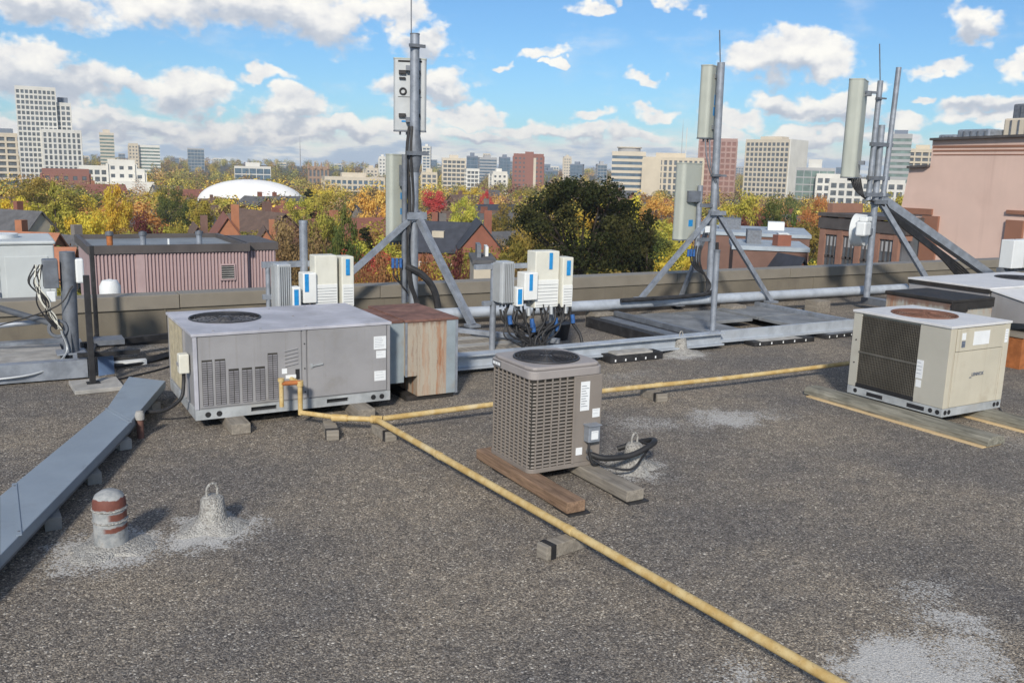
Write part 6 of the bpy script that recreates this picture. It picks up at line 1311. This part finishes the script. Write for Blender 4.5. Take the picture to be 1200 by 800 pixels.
keyed = [('largest and darkest green tree, towering beside the radio bank of the condenser', 684, 203, 92, 176, 'giant', 'dark', 'oak_tree'), ('small dark conifer at the foot of the biggest dark tree', 763, 246, 88, 44, 'conifer', 'dark', 'conifer_tree'), ('bushy dark tree joining the biggest dark tree to the small conifer', 738, 262, 86, 60, 'tallA', 'dark', 'tree'),
         ('broad gold and olive tree under the stepped white tower', 42, 203, 165, 96, 'broadA', 'olive', 'maple_tree'), ('brilliant yellow tree in front of the mauve penthouse corner', 97, 240, 100, 66, 'broadB', 'gold', 'maple_tree'), ('golden tree beneath the white terraced mid-rise', 130, 217, 130, 58, 'roundA', 'gold', 'maple_tree'), ('tall narrow olive conifer left of the brilliant yellow tree', 60, 214, 104, 34, 'conifer', 'olive', 'conifer_tree'),
         ('bright yellow tree cut by the picture edge above the orange tiles', 6, 222, 130, 56, 'broadB', 'gold', 'maple_tree'), ('maroon tree above the middle flue of the penthouse', 168, 250, 98, 62, 'broadC', 'maroon', 'maple_tree'), ('dark green round tree left of the white dome', 202, 216, 190, 48, 'broadA', 'green', 'tree'), ('yellow-green tree just below the left end of the dome', 232, 228, 160, 42, 'tallB', 'lime', 'tree'), ('olive tree between the maroon tree and the orange house', 205, 258, 100, 44, 'tallA', 'olive', 'tree'),
         ('large bronze tree behind the bank of radios of the long unit', 340, 246, 88, 92, 'broadA', 'brown', 'oak_tree'), ('olive-gold tree behind the short pipe of the long unit bank', 378, 238, 96, 70, 'broadB', 'olive', 'oak_tree'), ('dense rounded dark green tree left of the mast brace', 402, 244, 86, 48, 'roundA', 'green', 'tree'), ('broad pale orange tree left of the mast between the radio banks', 432, 219, 150, 80, 'broadC', 'orange', 'maple_tree'), ('yellow-green tree above the bronze tree', 352, 226, 170, 56, 'broadB', 'lime', 'tree'),
         ('low rust-orange tree right behind the parapet beside the mast brace', 443, 282, 70, 66, 'sparse', 'rust', 'maple_tree'), ('low dark bronze tree behind the last radio of the long unit bank', 415, 300, 66, 40, 'sparse', 'rust', 'maple_tree'), ('small maroon tree behind the parapet between mast and condenser bank', 540, 284, 66, 56, 'sparse', 'maroon', 'maple_tree'), ('small bare reddish tree beside the mast foot', 498, 290, 64, 60, 'sparse', 'rust', 'maple_tree'),
         ('bright lime-yellow round tree above the long slate roof', 546, 231, 170, 46, 'roundA', 'lime', 'tree'), ('single vivid red tree in the middle of the town', 571, 224, 230, 26, 'roundA', 'red', 'maple_tree'), ('pinkish red tree right of the mast pole', 509, 219, 230, 32, 'tallB', 'red', 'maple_tree'), ('olive green tree left of the biggest dark tree', 598, 233, 170, 52, 'broadA', 'olive', 'tree'), ('dark olive tree at the foot of the biggest dark tree', 612, 268, 80, 54, 'tallA', 'olive', 'tree'),
         ('golden tree left of the lower antenna of the tripod mast', 742, 228, 180, 44, 'broadC', 'gold', 'maple_tree'), ('bright orange tree behind the lower antenna of the tripod mast', 776, 226, 160, 50, 'tallA', 'orange', 'maple_tree'), ('wide yellow tree right of the tripod mast', 872, 226, 150, 80, 'broadC', 'lime', 'maple_tree'), ('green tree right of the wide yellow tree', 912, 228, 140, 42, 'tallA', 'green', 'tree'), ('dark maroon tree above the blue-grey sheet roofs', 884, 250, 110, 66, 'broadC', 'maroon', 'maple_tree'), ('blue-green conifer left of the brown arcade', 934, 246, 100, 26, 'conifer', 'green', 'conifer_tree'),
         ('orange-brown tree behind the terraced glass block', 962, 224, 150, 56, 'broadA', 'orange', 'maple_tree'), ('brilliant yellow tree over the roof of the brown arcade', 1006, 238, 95, 52, 'broadB', 'gold', 'maple_tree'), ('yellow-green tree between the mast pipes and the pink wall', 1050, 218, 110, 44, 'tallB', 'lime', 'tree')]
random.seed(19)
for lab, u, vt, D, wpx, key, cls, nm in keyed:
    b = base_at(u, D); h, r = PROTO[key][2:]; H = z_at(u, vt, D) - G; tree(lab, (b.x, b.y, G), key, cls, wpx * D / F_PX / 2 / r / 1.02, H / h, None, nm); TREES.append(b)
    if D > 90: PROT.append((u - wpx * .35, u + wpx * .35, vt, vt + 26, D - 2))
lab_of = {'gold': 'golden yellow autumn tree standing among the town houses', 'olive': 'olive autumn tree standing among the town houses', 'green': 'green broadleaf tree standing among the town houses', 'dark': 'dark green conifer standing among the town houses', 'orange': 'orange autumn tree standing among the town houses', 'rust': 'rust-coloured autumn tree standing among the town houses', 'maroon': 'maroon leaved tree standing among the town houses', 'red': 'red autumn tree standing among the town houses', 'lime': 'yellow-green autumn tree standing among the town houses', 'brown': 'bronze-brown autumn tree standing among the town houses'}
def pick(u):
    ks = ['gold', 'olive', 'green', 'orange', 'rust', 'maroon', 'red', 'lime', 'brown']
    return random.choices(ks, (4.2, 4.4, 1.8, 1.7 if 250 < u < 520 or u > 720 else 1.0, 1.8, .8, .12, 3.6, 2.8))[0]
count = 0; tries = 0
while count < 250 and tries < 12000:
    tries += 1; D = 1 / random.uniform(1 / 330, 1 / 60); u = random.uniform(-70, 1130)
    if u > 935 and D < 90: continue
    b = base_at(u, D); H = random.uniform(7.5, 12.5) if D < 120 else random.uniform(8, 14.5); key = random.choice(['broadA', 'broadB', 'broadC', 'tallA', 'tallB', 'roundA', 'broadA', 'broadC', 'conifer', 'sparse']); h, r = PROTO[key][2:]
    s = H / h; wpx = r * s * F_PX / D; vt = hz(u) + (EYE - (G + H)) * F_PX / D
    if vt > 352: continue
    if any(D < d and u + wpx * .8 > a and u - wpx * .8 < b_ and vt < v1 - 3 for a, b_, v0, v1, d in PROT): continue
    if any((b - q).length < 5.5 for q in TREES) or any((b - q).length < 8 for q in HOUSES): continue
    cls = 'dark' if key == 'conifer' and random.random() < .6 else pick(u)
    if key == 'conifer' and cls != 'dark': key = 'tallB'
    shp = {'broadA': 'broad', 'broadB': 'full crowned', 'broadC': 'wide spreading', 'tallA': 'tall', 'tallB': 'narrow', 'roundA': 'dense rounded', 'conifer': 'pointed', 'sparse': 'small thin-leaved'}[key]
    tree(shp + ' ' + lab_of[cls], (b.x, b.y, G), key, cls, s * random.uniform(.9, 1.2), s, 'autumn trees among the houses'); TREES.append(b); count += 1
# the woods further off, one mass
allP, allN, allL, allC = [], [], [], []
pal = np.array([[c for c in PAL[k]] for k in ('gold', 'olive', 'green', 'orange', 'rust', 'brown', 'lime', 'maroon')]); wts = np.array([2.8, 4.4, 2.2, 1.2, 1.6, 3.0, 2.8, .35]); wts /= wts.sum()
nf = 0
while nf < 2500:
    D = 1 / random.uniform(1 / 1500, 1 / 190) if random.random() < .6 else random.uniform(500, 1600); u = random.uniform(-60, 1130); b = base_at(u, D); H = random.uniform(8, 14); r = random.uniform(3.4, 5.6); wpx = r * F_PX / D; vt = hz(u) + (EYE - (ground_z(D) + H)) * F_PX / D
    if any(D < d and u + wpx * .8 > a and u - wpx * .8 < b_ and vt < v1 - 2 for a, b_, v0, v1, d in PROT): continue
    nf += 1; m_ = 480 if D < 420 else 170; v = rng.normal(size=(m_, 3)); v /= np.linalg.norm(v, axis=1, keepdims=True); lob = 1 + .25 * np.sin(3.1 * v[:, 0] * 2 + u) * np.cos(2.7 * v[:, 1] * 2 + D); rad = (.62 + .4 * rng.random(m_)) * lob
    P = np.array([b.x, b.y, ground_z(D) + H * .58]) + v * rad[:, None] * np.array([r, r, H * .42]); N_ = v + rng.normal(size=(m_, 3)) * .5 + [0, 0, .3]; N_ /= np.linalg.norm(N_, axis=1, keepdims=True)
    k = rng.choice(8, p=wts); f = .3 + .4 * rng.random(m_)[:, None]; col = pal[k, 0] * (1 - f) + pal[k, 2] * f; col *= rng.uniform(.8, 1.2)
    if D > 500: col = col * .75 + np.array([.10, .085, .04]) * .3  # far crowns pulled towards one dull tone, haze put into leaf colour
    allP.append(P); allN.append(N_); allC.append(col); allL.append(np.full(m_, .58 if D < 420 else 1.1))
P = np.concatenate(allP); N_ = np.concatenate(allN); S_ = np.concatenate(allL); colr = np.concatenate(allC)
def wood_mat():
    m = bpy.data.materials.new('distant_leaves'); m.use_nodes = True; w = NT(m.node_tree); b = w.n['Principled BSDF']; a = w.new('ShaderNodeAttribute', attribute_name='leafcol'); w.put(b.inputs['Base Color'], a.outputs['Color']); b.inputs['Roughness'].default_value = .9; b.inputs['Specular IOR Level'].default_value = .1; return m
me = leaf_mesh('woodland', P, N_, S_, np.zeros(len(P)), wood_mat()); ca = me.attributes.new('leafcol', 'FLOAT_COLOR', 'FACE'); ca.data.foreach_set('color', np.concatenate([colr, np.ones((len(colr), 1))], 1).astype(np.float32).ravel())
o = bpy.data.objects.new('woodland', me); C.objects.link(o); kind(o, 'stuff'); o['label'] = 'autumn woods and street trees filling the town to the horizon'; o['category'] = 'woods'

# ------------------------------------------------------------------ air over the town
def haze_box():
    m = bpy.data.materials.new('thin_haze'); m.use_nodes = True; w = NT(m.node_tree); w.n.clear()
    v = w.new('ShaderNodeVolumePrincipled'); v.inputs['Color'].default_value = (0.93, 0.96, 1.0, 1); v.inputs['Density'].default_value = HAZE; v.inputs['Anisotropy'].default_value = 0.2
    o = w.new('ShaderNodeOutputMaterial'); w.l.new(v.outputs[0], o.inputs['Volume']); m.cycles.homogeneous_volume = True
    h = bx(-1700, 1900, -400, 2100, G - 1.5, 66).build('haze', m); kind(h, 'stuff'); h['label'] = 'thin pale haze in the air over the town'; h['category'] = 'haze'
HAZE = 0.00022
if HAZE: haze_box()
